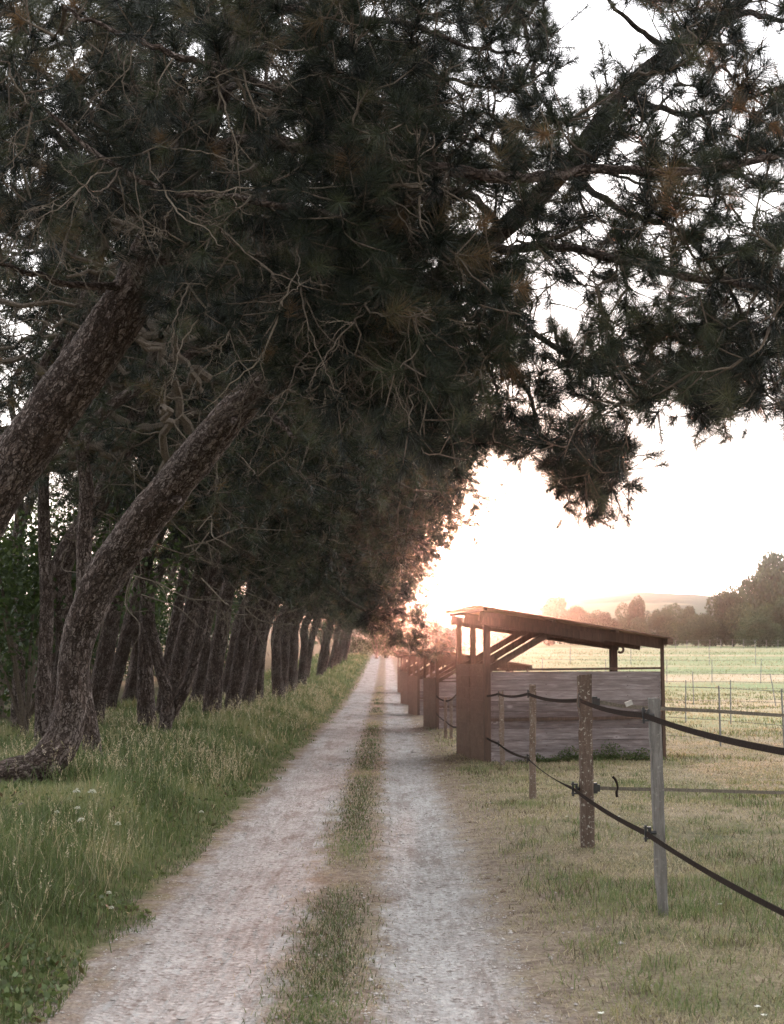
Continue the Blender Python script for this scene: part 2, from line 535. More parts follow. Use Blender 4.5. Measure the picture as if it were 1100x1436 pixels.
# ------------------------------------------------------------------ sky, sun, haze
SUN_EL, SUN_AZ = R(2.9), R(1.55)       # azimuth to the right of straight ahead
sun_dir = Vector((math.sin(SUN_AZ) * math.cos(SUN_EL), math.cos(SUN_AZ) * math.cos(SUN_EL), math.sin(SUN_EL)))
wd = bpy.data.worlds.new('World')
scene.world = wd
wd.use_nodes = True
nt = wd.node_tree
nt.nodes.clear()


def wn(kind, props=None, **inp):
    nd = nt.nodes.new('ShaderNode' + kind)
    for k, v in (props or {}).items():
        setattr(nd, k, v)
    for k, v in inp.items():
        key = int(k[1:]) if k[0] == '_' and k[1:].isdigit() else k.replace('_', ' ')
        if isinstance(v, bpy.types.NodeSocket):
            nt.links.new(v, nd.inputs[key])
        else:
            nd.inputs[key].default_value = v
    return nd


sky = wn('TexSky', {'sky_type': 'NISHITA'})
sky.sun_disc = False
sky.sun_elevation = SUN_EL
sky.sun_rotation = SUN_AZ
sky.dust_density = 2.0
tc = wn('TexCoord').outputs['Generated']
cl = wn('TexNoise', None, Vector=wn('Mapping', None, Vector=tc, Scale=(1.2, 1.2, 5)).outputs[0], Scale=2.2, Detail=5.0, Roughness=0.55)
veil = wn('ValToRGB')
nt.links.new(cl.outputs[0], veil.inputs[0])
veil.color_ramp.elements[0].position, veil.color_ramp.elements[0].color = 0.35, (0.78, 0.79, 0.83, 1)
veil.color_ramp.elements[1].position, veil.color_ramp.elements[1].color = 0.62, (1.0, 0.985, 0.97, 1)
dot = wn('VectorMath', {'operation': 'DOT_PRODUCT'}, _0=tc, _1=tuple(sun_dir)).outputs['Value']
skyw = wn('VectorMath', {'operation': 'SCALE'}, _0=sky.outputs[0], Scale=0.25).outputs[0]
dcl = wn('Math', {'operation': 'MAXIMUM'}, _0=dot, _1=0.0).outputs[0]
VEIL = 15.0
back = wn('MapRange', {'interpolation_type': 'SMOOTHSTEP'}, Value=dot, From_Min=-0.75, From_Max=0.85, To_Min=0.26, To_Max=0.85).outputs[0]
veil_dir = wn('VectorMath', {'operation': 'SCALE'}, _0=veil.outputs[0], Scale=back).outputs[0]
vs = wn('Mix', {'data_type': 'RGBA', 'blend_type': 'MULTIPLY'})
vs.inputs[0].default_value = 1.0
nt.links.new(veil_dir, vs.inputs[6])
vs.inputs[7].default_value = (VEIL, VEIL, VEIL, 1)
acc = wn('Mix', {'data_type': 'RGBA', 'blend_type': 'ADD'})
acc.inputs[0].default_value = 1.0
nt.links.new(skyw, acc.inputs[6])
nt.links.new(vs.outputs[2], acc.inputs[7])
last = acc.outputs[2]
for power, amount, colr in ((14.0, 2.0, (1.0, 0.93, 0.88)), (420.0, 60.0, (1.0, 0.62, 0.36))):      # thin cloud lit up round the low sun
    pw = wn('Math', {'operation': 'POWER'}, _0=dcl, _1=power).outputs[0]
    sc_ = wn('VectorMath', {'operation': 'SCALE'}, _0=tuple(c * amount for c in colr), Scale=pw).outputs[0]
    a2 = wn('Mix', {'data_type': 'RGBA', 'blend_type': 'ADD'})
    a2.inputs[0].default_value = 1.0
    nt.links.new(last, a2.inputs[6])
    nt.links.new(sc_, a2.inputs[7])
    last = a2.outputs[2]
bg = wn('Background', None, Color=last, Strength=0.12)
nt.links.new(bg.outputs[0], wn('OutputWorld').inputs[0])

sl = bpy.data.lights.new('sun', 'SUN')
sl.energy = 3.8
sl.angle = R(0.55)
sl.color = (1.0, 0.40, 0.25)
so = bpy.data.objects.new('sun', sl)
col.objects.link(so)
so.rotation_euler = sun_dir.to_track_quat('Z', 'Y').to_euler()

HAZE = 0.0003
b = NT('evening_haze')
vol = b.n('VolumePrincipled')
vol.inputs['Color'].default_value = (0.83, 0.86, 0.93, 1)
vol.inputs['Density'].default_value = HAZE
vol.inputs['Anisotropy'].default_value = 0.975
b.t.links.new(vol.outputs[0], b.out.inputs['Volume'])
mb = MB()
box(mb, (-1400, -120, -2.0), (1900, 2500, 120))
tag(mb.build('haze', b.m), kind='stuff')

scene.view_settings.view_transform = 'Standard'
scene.view_settings.look = 'None'
scene.view_settings.exposure = 1.5
scene.view_settings.gamma = 1.0
scene.cycles.use_denoising = DENOISE
scene.cycles.max_bounces = 8
scene.cycles.diffuse_bounces = 4
scene.cycles.transmission_bounces = 4
scene.cycles.transparent_max_bounces = 8
scene.cycles.sample_clamp_indirect = 8


# ------------------------------------------------------------------ ground
def graded(a, b_, fine_lo, fine_hi, step, grow=1.18):
    out = list(np.arange(fine_lo, fine_hi + 1e-6, step))
    s, x = step, out[-1]
    while x < b_:
        s *= grow
        x += s
        out.append(min(x, b_))
    s, x = step, out[0]
    left = []
    while x > a:
        s *= grow
        x -= s
        left.append(max(x, a))
    return np.array(left[::-1] + out)


def sheet(xs, ys, lift=0.0):
    x, y = np.meshgrid(xs, ys, indexing='xy')
    z = G(x, y) + lift
    v = np.stack([x, y, z], -1).reshape(-1, 3)
    nx, ny = len(xs), len(ys)
    i, j = np.meshgrid(np.arange(nx - 1), np.arange(ny - 1), indexing='xy')
    a = j * nx + i
    q = np.stack([a, a + 1, a + nx + 1, a + nx], -1).reshape(-1, 4)
    m_ = MB()
    m_.add(v, q=q)
    return m_


tag(sheet(graded(-1200, 1700, -7, 9, 0.16), graded(-110, 2300, 3, 34, 0.2, 1.06)).build('ground', M['terrain'], smooth=True), kind='structure')
tag(sheet(np.arange(-1.72, 0.9, 0.07), graded(-30, 165, 4, 40, 0.1, 1.05), 0.005).build('dirt_track', M['terrain'], smooth=True), kind='structure')

# hills on the horizon
mb = MB()
HD = 640.0
hx = np.linspace(-560, 760, 260)
prof = []
for x in hx:
    px = 550 + x / HD * 1994
    top = np.interp(px, [-900, 300, 560, 640, 700, 770, 850, 905, 960, 1000, 1060, 1300, 2500], [868, 858, 850, 845, 842, 839, 834, 831, 833, 838, 842, 850, 870])
    prof.append((930 - top) / 1994 * HD + noise.noise(Vector((x * 0.05, 0, 0))) * 0.7 + noise.noise(Vector((x * 0.3, 3, 0))) * 0.6)
prof = np.array(prof)
rows = []
for k, (yy, f_) in enumerate(((470, 0.0), (500, 0.22), (545, 0.55), (590, 0.82), (HD, 1.0), (700, 0.9), (790, 0.3), (850, -0.1))):
    wig = np.array([noise.noise(Vector((x * 0.015, yy * 0.02, 1))) for x in hx])
    rows.append(np.stack([hx, np.full_like(hx, yy) + wig * 14, (prof + 1.65) * f_ + wig * 8 * f_ * (1 - f_) + 4 * (1 - f_)], -1))
v = np.concatenate(rows)
n = len(hx)
q = [[r * n + i, r * n + i + 1, (r + 1) * n + i + 1, (r + 1) * n + i] for r in range(len(rows) - 1) for i in range(n - 1)]
mb.add(v, q=q)
tag(mb.build('hills', M['hill'], smooth=True), kind='structure')


# ------------------------------------------------------------------ foliage builders
def needles(mb, pos, dirs, size, tint, n, width, m=1, spread=(24, 78), shoot=0.7):
    """Needle tufts: n thin needles round each shoot tip."""
    T = len(pos)
    if T == 0:
        return
    dirs = unit(dirs)
    d = np.repeat(dirs, n, 0)
    p0 = np.repeat(pos, n, 0)
    L = np.repeat(size, n) * rng.uniform(0.7, 1.12, T * n)
    s = rng.uniform(0, 1, T * n) ** 0.8
    ang = np.radians(spread[0] + (spread[1] - spread[0]) * (0.25 + 0.75 * s) * rng.uniform(0.5, 1.1, T * n))
    r = unit(rng.normal(size=(T * n, 3)))
    perp = unit(np.cross(d, r))
    nd = unit(d * np.cos(ang)[:, None] + perp * np.sin(ang)[:, None])
    nd[:, 2] -= 0.10
    nd = unit(nd)
    base = p0 - d * (s * np.repeat(size, n) * shoot)[:, None]
    side = unit(np.cross(nd, unit(rng.normal(size=(T * n, 3))))) * (width * 0.5)
    tip = base + nd * L[:, None]
    v = np.stack([base - side, base + side, tip], 1).reshape(-1, 3)
    t = np.arange(len(v)).reshape(-1, 3)
    tn = np.clip(np.repeat(tint, n) + rng.normal(0, 0.05, T * n), 0, 1)
    mb.add(v, t=t, tint=np.repeat(tn, 3), m=m)


def leaves(mb, pos, size, tint, m=0):
    """Small leaf blades (kites) at pos."""
    T = len(pos)
    a = unit(rng.normal(size=(T, 3)))
    b_ = unit(np.cross(a, unit(rng.normal(size=(T, 3)))))
    L = (np.asarray(size) * rng.uniform(0.7, 1.2, T))[:, None]
    v = np.stack([pos - a * L * 0.5, pos + b_ * L * 0.3 + a * L * 0.05, pos + a * L * 0.5, pos - b_ * L * 0.3 + a * L * 0.05], 1).reshape(-1, 3)
    q = np.arange(len(v)).reshape(-1, 4)
    mb.add(v, q=q, tint=np.repeat(np.clip(tint, 0, 1), 4), m=m)


def grow(skel, targets, r_tip=0.0035, r_max=0.06, sag=0.12, steps=6):
    """Branches that reach from a skeleton to every target. Returns [(points, base radius, end direction)]."""
    nodes = [np.asarray(skel, float)]
    owner = [np.full(len(skel), -1)]
    NN = np.vstack(nodes)
    OW = np.concatenate(owner)
    d0 = np.array([np.min(np.sum((NN - t) ** 2, 1)) for t in targets])
    br = []
    parent = []
    buf_n, buf_o = [NN], [OW]
    for k in np.argsort(d0):
        t = targets[k]
        if len(buf_n) > 40:
            buf_n, buf_o = [np.vstack(buf_n)], [np.concatenate(buf_o)]
        best = (1e9, None, None)
        for a, o in zip(buf_n, buf_o):
            dd = np.sum((a - t) ** 2, 1)
            i = int(np.argmin(dd))
            if dd[i] < best[0]:
                best = (dd[i], a[i], o[i])
        s, ow = best[1], best[2]
        L = math.sqrt(best[0])
        tt = np.linspace(0, 1, steps)[:, None]
        c = (s + t) / 2 + rng.normal(0, 0.16, 3) * L + np.array([0, 0, -sag * L])
        pts = s * (1 - tt) ** 2 + c * 2 * tt * (1 - tt) + t * tt ** 2
        pts[1:-1] += rng.normal(0, 0.025 * min(L, 1.5), (steps - 2, 3))
        br.append(pts)
        parent.append(int(ow))
        buf_n.append(pts[1:])
        buf_o.append(np.full(steps - 1, len(br) - 1))
    cnt = np.ones(len(br))
    for i in range(len(br) - 1, -1, -1):
        if parent[i] >= 0:
            cnt[parent[i]] += cnt[i]
    return [(p, min(r_tip * c_ ** 0.45 + 0.002, r_max), unit(p[-1] - p[-2])) for p, c_ in zip(br, cnt)]


def clothe(mb, branches, per, n, size, width, r_tip=0.003, sides=5, spread=0.17, tint_mu=0.33, dead=0.022, m_w=0, m_n=1, bare=0.0):
    """Twig tubes and needle tufts for grown branches."""
    pos, dr, tn = [], [], []
    for p, r, e in branches:
        tube(mb, p, np.linspace(r, r_tip, len(p)), sides, tint=rng.uniform(0, 0.5), m=m_w)
        if rng.random() < bare:
            continue
        base_t = tint_mu + rng.normal(0, 0.17)
        if rng.random() < dead:
            base_t = rng.uniform(0.82, 1.0)
        for k in range(per):
            f = 1.0 if k == 0 else rng.uniform(0.45, 1.0)
            x = f * (len(p) - 1)
            i = min(int(x), len(p) - 2)
            at = p[i] * (1 - (x - i)) + p[i + 1] * (x - i)
            dd = unit(e + rng.normal(0, 0.75 if k else 0.25, 3) + np.array([0, 0, 0.25]))
            off = 0.0 if k == 0 else spread * rng.uniform(0.4, 1.2)
            tip = at + dd * off
            if k:
                tube(mb, np.array([at, at + dd * off * 0.5 + np.array([0, 0, -0.006]), tip]), [r_tip * 1.9, r_tip * 1.6, r_tip * 1.2], 4, tint=0.15, m=m_w)
            pos.append(tip + dd * size * 0.3)
            dr.append(dd)
            tn.append(np.clip(base_t + rng.normal(0, 0.13), 0, 1))
    needles(mb, np.array(pos), np.array(dr), np.full(len(pos), size) * rng.uniform(0.65, 1.25, len(pos)), np.array(tn), n, width, m=m_n)


def in_poly(x, y, poly):
    inside = np.zeros(len(x), bool)
    px, py = zip(*poly)
    j = len(poly) - 1
    for i in range(len(poly)):
        c = ((py[i] > y) != (py[j] > y)) & (x < (px[j] - px[i]) * (y - py[i]) / (py[j] - py[i] + 1e-9) + px[i])
        inside ^= c
        j = i
    return inside


def trunk_mesh(mb, px_path, rad, sides=22, n=7, rough=0.10, flare=None):
    """Trunk through (pixel x, pixel y, distance) points with radii."""
    pts = np.array([P(*p) for p in px_path])
    s = spline(np.column_stack([pts, np.asarray(rad)]), n)
    tube(mb, s[:, :3], s[:, 3], sides, rough=rough, cap=True)
    return s


# ------------------------------------------------------------------ the two big pines in front
WMIX = [M['twig'], M['needles']]


def limb(parent, px, r0, r1, n=6, sides=10, label=None):
    pts = np.array([P(*p) for p in px])
    s = spline(pts, n)
    s[1:-1] += rng.normal(0, 0.008, (len(s) - 2, 3))
    m_ = MB()
    rad = np.linspace(r0, r1, len(s)) * (1 + rng.normal(0, 0.05, len(s)))
    tube(m_, s, rad, sides, rough=0.12, cap=True)
    o = m_.build('limb', M['bark'] if r0 > 0.025 else M['twig'], parent, smooth=True)
    return s


BOUND = [(-260, 330), (0, 320), (90, 350), (150, 330), (220, 430), (290, 520), (400, 545), (520, 590), (610, 640), (690, 622), (722, 640), (770, 625), (785, 690), (800, 716), (850, 700), (880, 650), (905, 600), (950, 575), (1005, 606), (1040, 560), (1100, 590), (1330, 600), (1380, 200), (1300, -380), (200, -420), (-300, -300)]
GAPS = [([(770, 20), (800, -30), (860, -20), (940, 35), (925, 70), (870, 110), (800, 160), (765, 140), (790, 70)], 0.02),
        ([(880, 120), (960, 95), (1010, 165), (930, 190)], 0.35), ([(1045, 25), (1130, 20), (1130, 120), (1050, 100)], 0.25),
        ([(820, 232), (900, 235), (905, 275), (830, 285)], 0.12), ([(610, 262), (720, 262), (735, 360), (620, 335)], 0.12),
        ([(735, 345), (812, 340), (820, 470), (720, 440)], 0.35), ([(840, 395), (1010, 400), (1010, 470), (850, 440)], 0.35),
        ([(880, 460), (1010, 470), (1000, 520), (870, 515)], 0.5), ([(700, 480), (770, 470), (800, 560), (710, 560)], 0.5),
        ([(780, 560), (910, 545), (890, 610), (760, 640)], 0.6), ([(500, 0), (620, 0), (640, 70), (520, 90)], 0.7),
        ([(150, 450), (275, 450), (275, 640), (150, 620)], 0.2), ([(1000, 280), (1100, 260), (1100, 330), (1010, 340)], 0.5)]


def canopy_targets(n, xr, near, far):
    out = []
    while len(out) < n:
        x = rng.uniform(xr[0], xr[1], 4000)
        y = rng.uniform(-400, 720, 4000)
        w = np.where(in_poly(x, y, BOUND), 1.0, 0.0)
        w *= np.where((y < -20) | (x > 1120) | (x < -40), 0.35, 1.0)
        for poly, d in GAPS:
            w = np.where(in_poly(x, y, poly), w * d, w)
        keep = rng.random(4000) < w
        for a, b_ in zip(x[keep], y[keep]):
            out.append(P(a, b_, rng.uniform(near, far)))
    return np.array(out[:n])


def centre(s, parent_loc):
    return s - np.asarray(parent_loc)


# tree A : the S-shaped pine whose stem lies along the ground, bends up and leans across the track
A_px = [(-70, 1126, 15.4), (0, 1093, 15.5), (52, 1078, 15.7), (86, 1042, 15.9), (99, 990, 16.0), (103, 935, 16.0), (115, 880, 16.0), (142, 818, 15.9), (187, 752, 15.7), (237, 688, 15.4),
        (292, 620, 15.1), (352, 556, 14.8), (430, 500, 14.4), (520, 450, 14.0), (610, 395, 13.7), (705, 322, 13.4), (790, 240, 13.1), (875, 130, 12.9), (940, 75, 12.8),
        (1010, 30, 12.6), (1080, -45, 12.5), (1150, -170, 12.4), (1190, -300, 12.3)]
A_r = [0.18, 0.185, 0.20, 0.20, 0.185, 0.185, 0.195, 0.215, 0.225, 0.215, 0.195, 0.175, 0.155, 0.135, 0.115, 0.10, 0.09, 0.08, 0.075, 0.065, 0.05, 0.035, 0.02]
tA = empty('pine_tree', (0, 0, 0))
tag(tA, 'big S-shaped pine, trunk lying low at its base, leaning right over the track', 'tree', 'pines along the track')
mb = MB()
sA = trunk_mesh(mb, A_px, A_r, sides=32, n=14, rough=0.2)
trA = mb.build('trunk', M['bark'], tA, smooth=True)
for (px, py, Y, dx, dy, L) in ((205, 775, 15.45, 14, 6, 0.05), (250, 700, 15.2, -10, 14, 0.05), (330, 590, 14.75, 12, 14, 0.06)):      # stubs of broken boughs
    m_ = MB()
    a = P(px, py, Y)
    tube(m_, np.array([a, a + np.array([dx * 0.004, -0.10, -dy * 0.003])]), [0.05, 0.032], 9, cap=True, rough=0.2)
    m_.build('branch_stub', M['bark'], tA, smooth=True)
skA = [sA[90:, :3]]
for px, r0, r1 in (
    ([(705, 322, 13.4), (668, 280, 11.6), (630, 268, 10.3), (550, 291, 9.6), (475, 303, 9.3), (410, 290, 9.2), (330, 276, 9.15), (260, 272, 9.1), (190, 248, 9.1), (130, 210, 9.1), (60, 150, 9.1)], 0.036, 0.013),
    ([(610, 395, 13.7), (650, 335, 12.4), (705, 350, 11.2), (770, 345, 10.3), (880, 366, 9.8), (960, 388, 9.5), (1040, 398, 9.4), (1120, 412, 9.3), (1220, 440, 9.3)], 0.045, 0.014),
    ([(520, 450, 14.0), (620, 462, 13.6), (705, 492, 13.2), (745, 560, 13.0), (758, 610, 12.9), (800, 680, 12.8)], 0.034, 0.008),
    ([(610, 395, 13.7), (720, 450, 13.3), (830, 517, 12.9), (900, 532, 12.7), (975, 546, 12.5), (1010, 590, 12.4)], 0.036, 0.008),
    ([(790, 240, 13.1), (880, 300, 12.2), (960, 330, 11.8), (1060, 470, 11.5), (1090, 560, 11.4)], 0.035, 0.008),
    ([(875, 130, 12.9), (920, 150, 12.5), (985, 160, 12.2), (1100, 120, 11.8), (1220, 100, 11.6)], 0.035, 0.010),
    ([(940, 75, 12.8), (895, 40, 12.6), (858, 5, 12.4), (800, -70, 12.2)], 0.03, 0.010),
    ([(1010, 30, 12.6), (1050, 18, 12.3), (1110, 30, 12.0), (1250, 20, 11.8)], 0.04, 0.012),
    ([(430, 500, 14.4), (470, 430, 13.9), (560, 380, 13.4), (640, 420, 13.0), (700, 560, 12.6), (690, 610, 12.5)], 0.032, 0.008),
    ([(352, 556, 14.8), (390, 590, 14.5), (410, 612, 14.3)], 0.045, 0.02),
    ([(880, 148, 12.6), (845, 145, 12.0), (815, 157, 11.8), (803, 190, 11.7), (818, 224, 11.7), (870, 247, 11.8), (940, 268, 11.8), (1000, 276, 11.9)], 0.016, 0.012),
    ([(640, 232, 12.4), (655, 255, 11.8), (700, 280, 11.6), (760, 285, 11.5), (810, 281, 11.4)], 0.012, 0.007),
):
    skA.append(limb(tA, px, r0, r1))
skA = np.vstack(skA)
tgA = np.vstack([canopy_targets(1950, (430, 1340), 8.8, 15.2), np.array([P(rng.normal(838, 30), rng.normal(655, 28), rng.uniform(12.2, 13.2)) for k in range(70)]), np.array([P(rng.normal(1010, 70), rng.normal(500, 45), rng.uniform(11.0, 13.0)) for k in range(120)])])
mb = MB()
clothe(mb, grow(skA, tgA, 0.0036, 0.05), 3, 125, 0.185, 0.0033, spread=0.27, bare=0.05)
mb.build('crown', WMIX, tA)

# tree Z : thick stem at the left edge, its base outside the frame
Z_px = [(-215, 1180, 12.7), (-160, 1000, 12.6), (-95, 850, 12.5), (-22, 720, 12.4), (52, 608, 12.3), (100, 540, 12.2), (150, 470, 12.1), (195, 400, 12.0), (225, 330, 11.9), (255, 240, 11.8),
        (300, 130, 11.6), (350, 0, 11.5), (390, -150, 11.4), (410, -320, 11.3)]
Z_r = [0.30, 0.255, 0.24, 0.235, 0.235, 0.23, 0.22, 0.205, 0.19, 0.165, 0.14, 0.11, 0.07, 0.02]
tZ = empty('pine_tree', (0, 0, 0))
tag(tZ, 'thick dark pine trunk leaning in from the left edge, high above the low lying trunk', 'tree', 'pines along the track')
mb = MB()
sZ = trunk_mesh(mb, Z_px, Z_r, sides=32, n=14, rough=0.2)
mb.build('trunk', M['bark'], tZ, smooth=True)
skZ = [sZ[86:, :3]]
for px, r0, r1 in (
    ([(255, 240, 11.8), (330, 200, 11.0), (430, 205, 10.4), (520, 222, 9.9), (590, 236, 9.6), (650, 241, 9.4), (710, 250, 9.3), (780, 245, 9.3), (860, 238, 9.35), (960, 241, 9.5), (1100, 215, 9.8)], 0.058, 0.026),
    ([(300, 130, 11.6), (345, 108, 9.9), (310, 96, 9.3), (260, 82, 9.2), (215, 65, 9.15), (165, 45, 9.1), (90, 10, 9.1)], 0.034, 0.013),
    ([(255, 240, 11.8), (300, 110, 11.2), (335, 106, 11.0), (400, 130, 10.8), (460, 160, 10.7), (530, 175, 10.6)], 0.045, 0.012),
    ([(225, 330, 11.9), (140, 250, 11.6), (70, 180, 11.3), (0, 120, 11.0), (-80, 60, 10.8)], 0.05, 0.014),
    ([(195, 400, 12.0), (110, 400, 11.6), (30, 380, 11.2), (-60, 350, 10.9)], 0.04, 0.010),
    ([(350, 0, 11.5), (450, 20, 11.0), (560, 30, 10.7), (640, 60, 10.5), (730, 75, 10.4)], 0.04, 0.010),
    ([(300, 130, 11.6), (390, 60, 11.8), (500, 70, 12.1), (620, 110, 12.3), (740, 130, 12.4)], 0.04, 0.010),
    ([(225, 330, 11.9), (300, 350, 11.6), (390, 370, 11.4), (470, 420, 11.2), (560, 480, 11.1)], 0.035, 0.008),
):
    skZ.append(limb(tZ, px, r0, r1))
skZ = np.vstack(skZ)
tgZ = canopy_targets(1020, (-290, 620), 8.9, 14.0)
mb = MB()
brZ = grow(skZ, tgZ, 0.0036, 0.05)
clothe(mb, brZ, 3, 125, 0.185, 0.0033, spread=0.27, bare=0.08)
roots_ = np.vstack([p for p, r, e in brZ] + [skZ, skA])
roots_ = roots_[(roots_[:, 1] < 11.6)]
# bare dead twigs that hang under the canopy
def dead_twig(a, d, L, r, depth):
    side = rng.normal(0, 1, 3)
    side -= d * np.dot(side, d)
    side = unit(side) * L * rng.uniform(0.05, 0.16)
    p = spline(np.array([a, a + d * L * 0.33 + side * 0.8, a + d * L * 0.67 + side * rng.uniform(-0.4, 1.0), a + d * L + side * rng.uniform(-1.2, 0.4) + np.array([0, 0, 0.06 * L])]), 5)
    p[1:-1] += rng.normal(0, 0.006, (len(p) - 2, 3))
    tube(mb, p, np.linspace(r, r * 0.3, len(p)), 5, tint=rng.uniform(0.0, 0.6), m=0)
    if depth:
        for k in range(rng.integers(2, 5)):
            j = rng.integers(4, len(p) - 2)
            dd = unit(unit(p[j + 1] - p[j]) + rng.normal(0, 0.45, 3))
            dead_twig(p[j], dd, L * rng.uniform(0.25, 0.5), r * (1 - 0.6 * j / len(p)) * 0.7, depth - 1)


made = 0
while made < 190:
    a = roots_[rng.integers(len(roots_))]
    px_ = 550 + a[0] / a[1] * 1994
    py_ = 930 - (a[2] - 1.65) / a[1] * 1994
    if not (-20 < px_ < 900 and 10 < py_ < 520):
        continue
    made += 1
    dead_twig(a, unit(np.array([rng.normal(0.25, 0.6), rng.normal(-0.35, 0.35), rng.normal(-0.6, 0.4)])), rng.uniform(0.4, 1.1), rng.uniform(0.0045, 0.008), 2)
for px in ([(205, 290, 11.2), (240, 350, 11.1), (275, 415, 11.0), (330, 470, 11.0), (400, 515, 10.9), (455, 520, 10.9)], [(390, 300, 11.4), (420, 370, 11.2), (447, 425, 11.1), (462, 480, 11.0), (492, 530, 11.0), (540, 562, 11.0)],
           [(290, 0, 10.6), (297, 45, 10.6), (305, 90, 10.6)], [(440, 90, 10.6), (490, 145, 10.6), (518, 190, 10.5), (520, 245, 10.5)], [(217, 85, 10.7), (213, 130, 10.7), (222, 185, 10.7)], [(30, 230, 10.5), (50, 290, 10.5), (95, 310, 10.5)]):
    p = spline(np.array([P(*a) for a in px]), 6)
    tube(mb, p, np.linspace(0.011, 0.005, len(p)), 6, tint=0.8, m=0)
mb.build('crown', WMIX, tZ)

# ------------------------------------------------------------------ crowns that the row pines share
UPPER = np.array([[0.75, 0, 3.4], [1.25, 0.05, 4.6], [1.75, 0.0, 6.2], [2.1, -0.1, 8.0], [2.25, 0.0, 9.6], [2.3, 0.05, 10.8]])


def crown_mesh(seed, n_t, per, n_needle, size, width, cx=2.0, rx=4.9, ry=3.2, cz=6.9, rz_=3.9, low=0, high=False):
    global rng
    keep, rng = rng, np.random.default_rng(seed)
    up = spline(UPPER, 6)
    skel = [up]
    m_ = MB()
    for k in range(14):
        i = rng.integers(2, len(up) - 4)
        a = up[i]
        ang = rng.uniform(0, 2 * math.pi)
        reach = rng.uniform(0.55, 0.9)
        e = np.array([cx + rx * reach * math.cos(ang), ry * reach * math.sin(ang), a[2] + rng.uniform(-0.6, 1.2)])
        mid = (a + e) / 2 + np.array([0, 0, rng.uniform(-0.1, 0.6)])
        s = spline(np.array([a, mid, e]), 8)
        s[1:-1] += rng.normal(0, 0.04, (len(s) - 2, 3))
        tube(m_, s, np.linspace(0.07, 0.02, len(s)), 7, tint=0.25, m=0, rough=0.1)
        skel.append(s)
    tg = []
    while len(tg) < n_t:
        u = rng.normal(size=3)
        u = u / np.linalg.norm(u) * rng.uniform(0.25, 1.0) ** 0.45
        p = np.array([cx + u[0] * rx, u[1] * ry, cz + u[2] * rz_])
        lump = noise.noise(Vector(p * 0.55 + np.array([seed * 3.0, 0, 0]))) + 0.5 * noise.noise(Vector(p * 1.3))
        if lump > -0.22:
            tg.append(p)
    for k in range(low):
        tg.append(np.array([rng.uniform(1.5, 5.2), rng.uniform(-1.5, 1.5), rng.uniform(2.6, 3.8)]))
    clothe(m_, grow(np.vstack(skel), np.array(tg), 0.005, 0.06, sag=0.06), per, n_needle, size, width, r_tip=0.004, sides=4, spread=0.25, tint_mu=0.42, dead=0.02, bare=0.05)
    # dead side twigs below the crown
    for k in range(26 if not high else 0):
        a = np.array([rng.uniform(0.2, 1.8), rng.uniform(-0.4, 0.4), rng.uniform(2.2, 5.0)])
        d = unit(np.array([rng.normal(0.5, 0.8), rng.normal(0, 0.9), rng.normal(-0.15, 0.35)]))
        L = rng.uniform(0.4, 1.4)
        p = spline(np.array([a, a + d * L * 0.4 + rng.normal(0, 0.10, 3), a + d * L * 0.75 + rng.normal(0, 0.12, 3), a + d * L + np.array([0, 0, rng.normal(-0.1, 0.25)])]), 4)
        tube(m_, p, np.linspace(0.011, 0.003, len(p)), 4, tint=rng.uniform(0.1, 0.7), m=0)
        q_ = p[len(p) // 2]
        tube(m_, np.array([q_, q_ + rng.normal(0, 0.12, 3), q_ + d * 0.3 + rng.normal(0, 0.2, 3)]), [0.006, 0.004, 0.002], 4, tint=rng.uniform(0.1, 0.7), m=0)
    me = m_.mesh('crown', WMIX)
    rng = keep
    return me


CROWNS = [crown_mesh(11, 640, 6, 30, 0.19, 0.0085), crown_mesh(12, 640, 6, 30, 0.19, 0.0085, 2.1, 5.0, 3.4, 6.7, 3.9, 20), crown_mesh(13, 600, 6, 30, 0.19, 0.0085, 1.8, 4.7, 3.0, 7.1, 4.0),
          crown_mesh(14, 600, 6, 30, 0.19, 0.0085, 2.3, 5.0, 3.3, 6.6, 3.8, 30)]
HIGH = [crown_mesh(15, 230, 6, 26, 0.2, 0.009, 2.0, 2.4, 2.4, 9.0, 2.5, 0, True), crown_mesh(16, 260, 6, 26, 0.2, 0.009, 2.1, 2.8, 2.6, 8.8, 2.2, 0, True)]
WIDE = crown_mesh(17, 520, 6, 26, 0.2, 0.009, 1.6, 4.2, 3.0, 9.6, 2.6, 0, True)


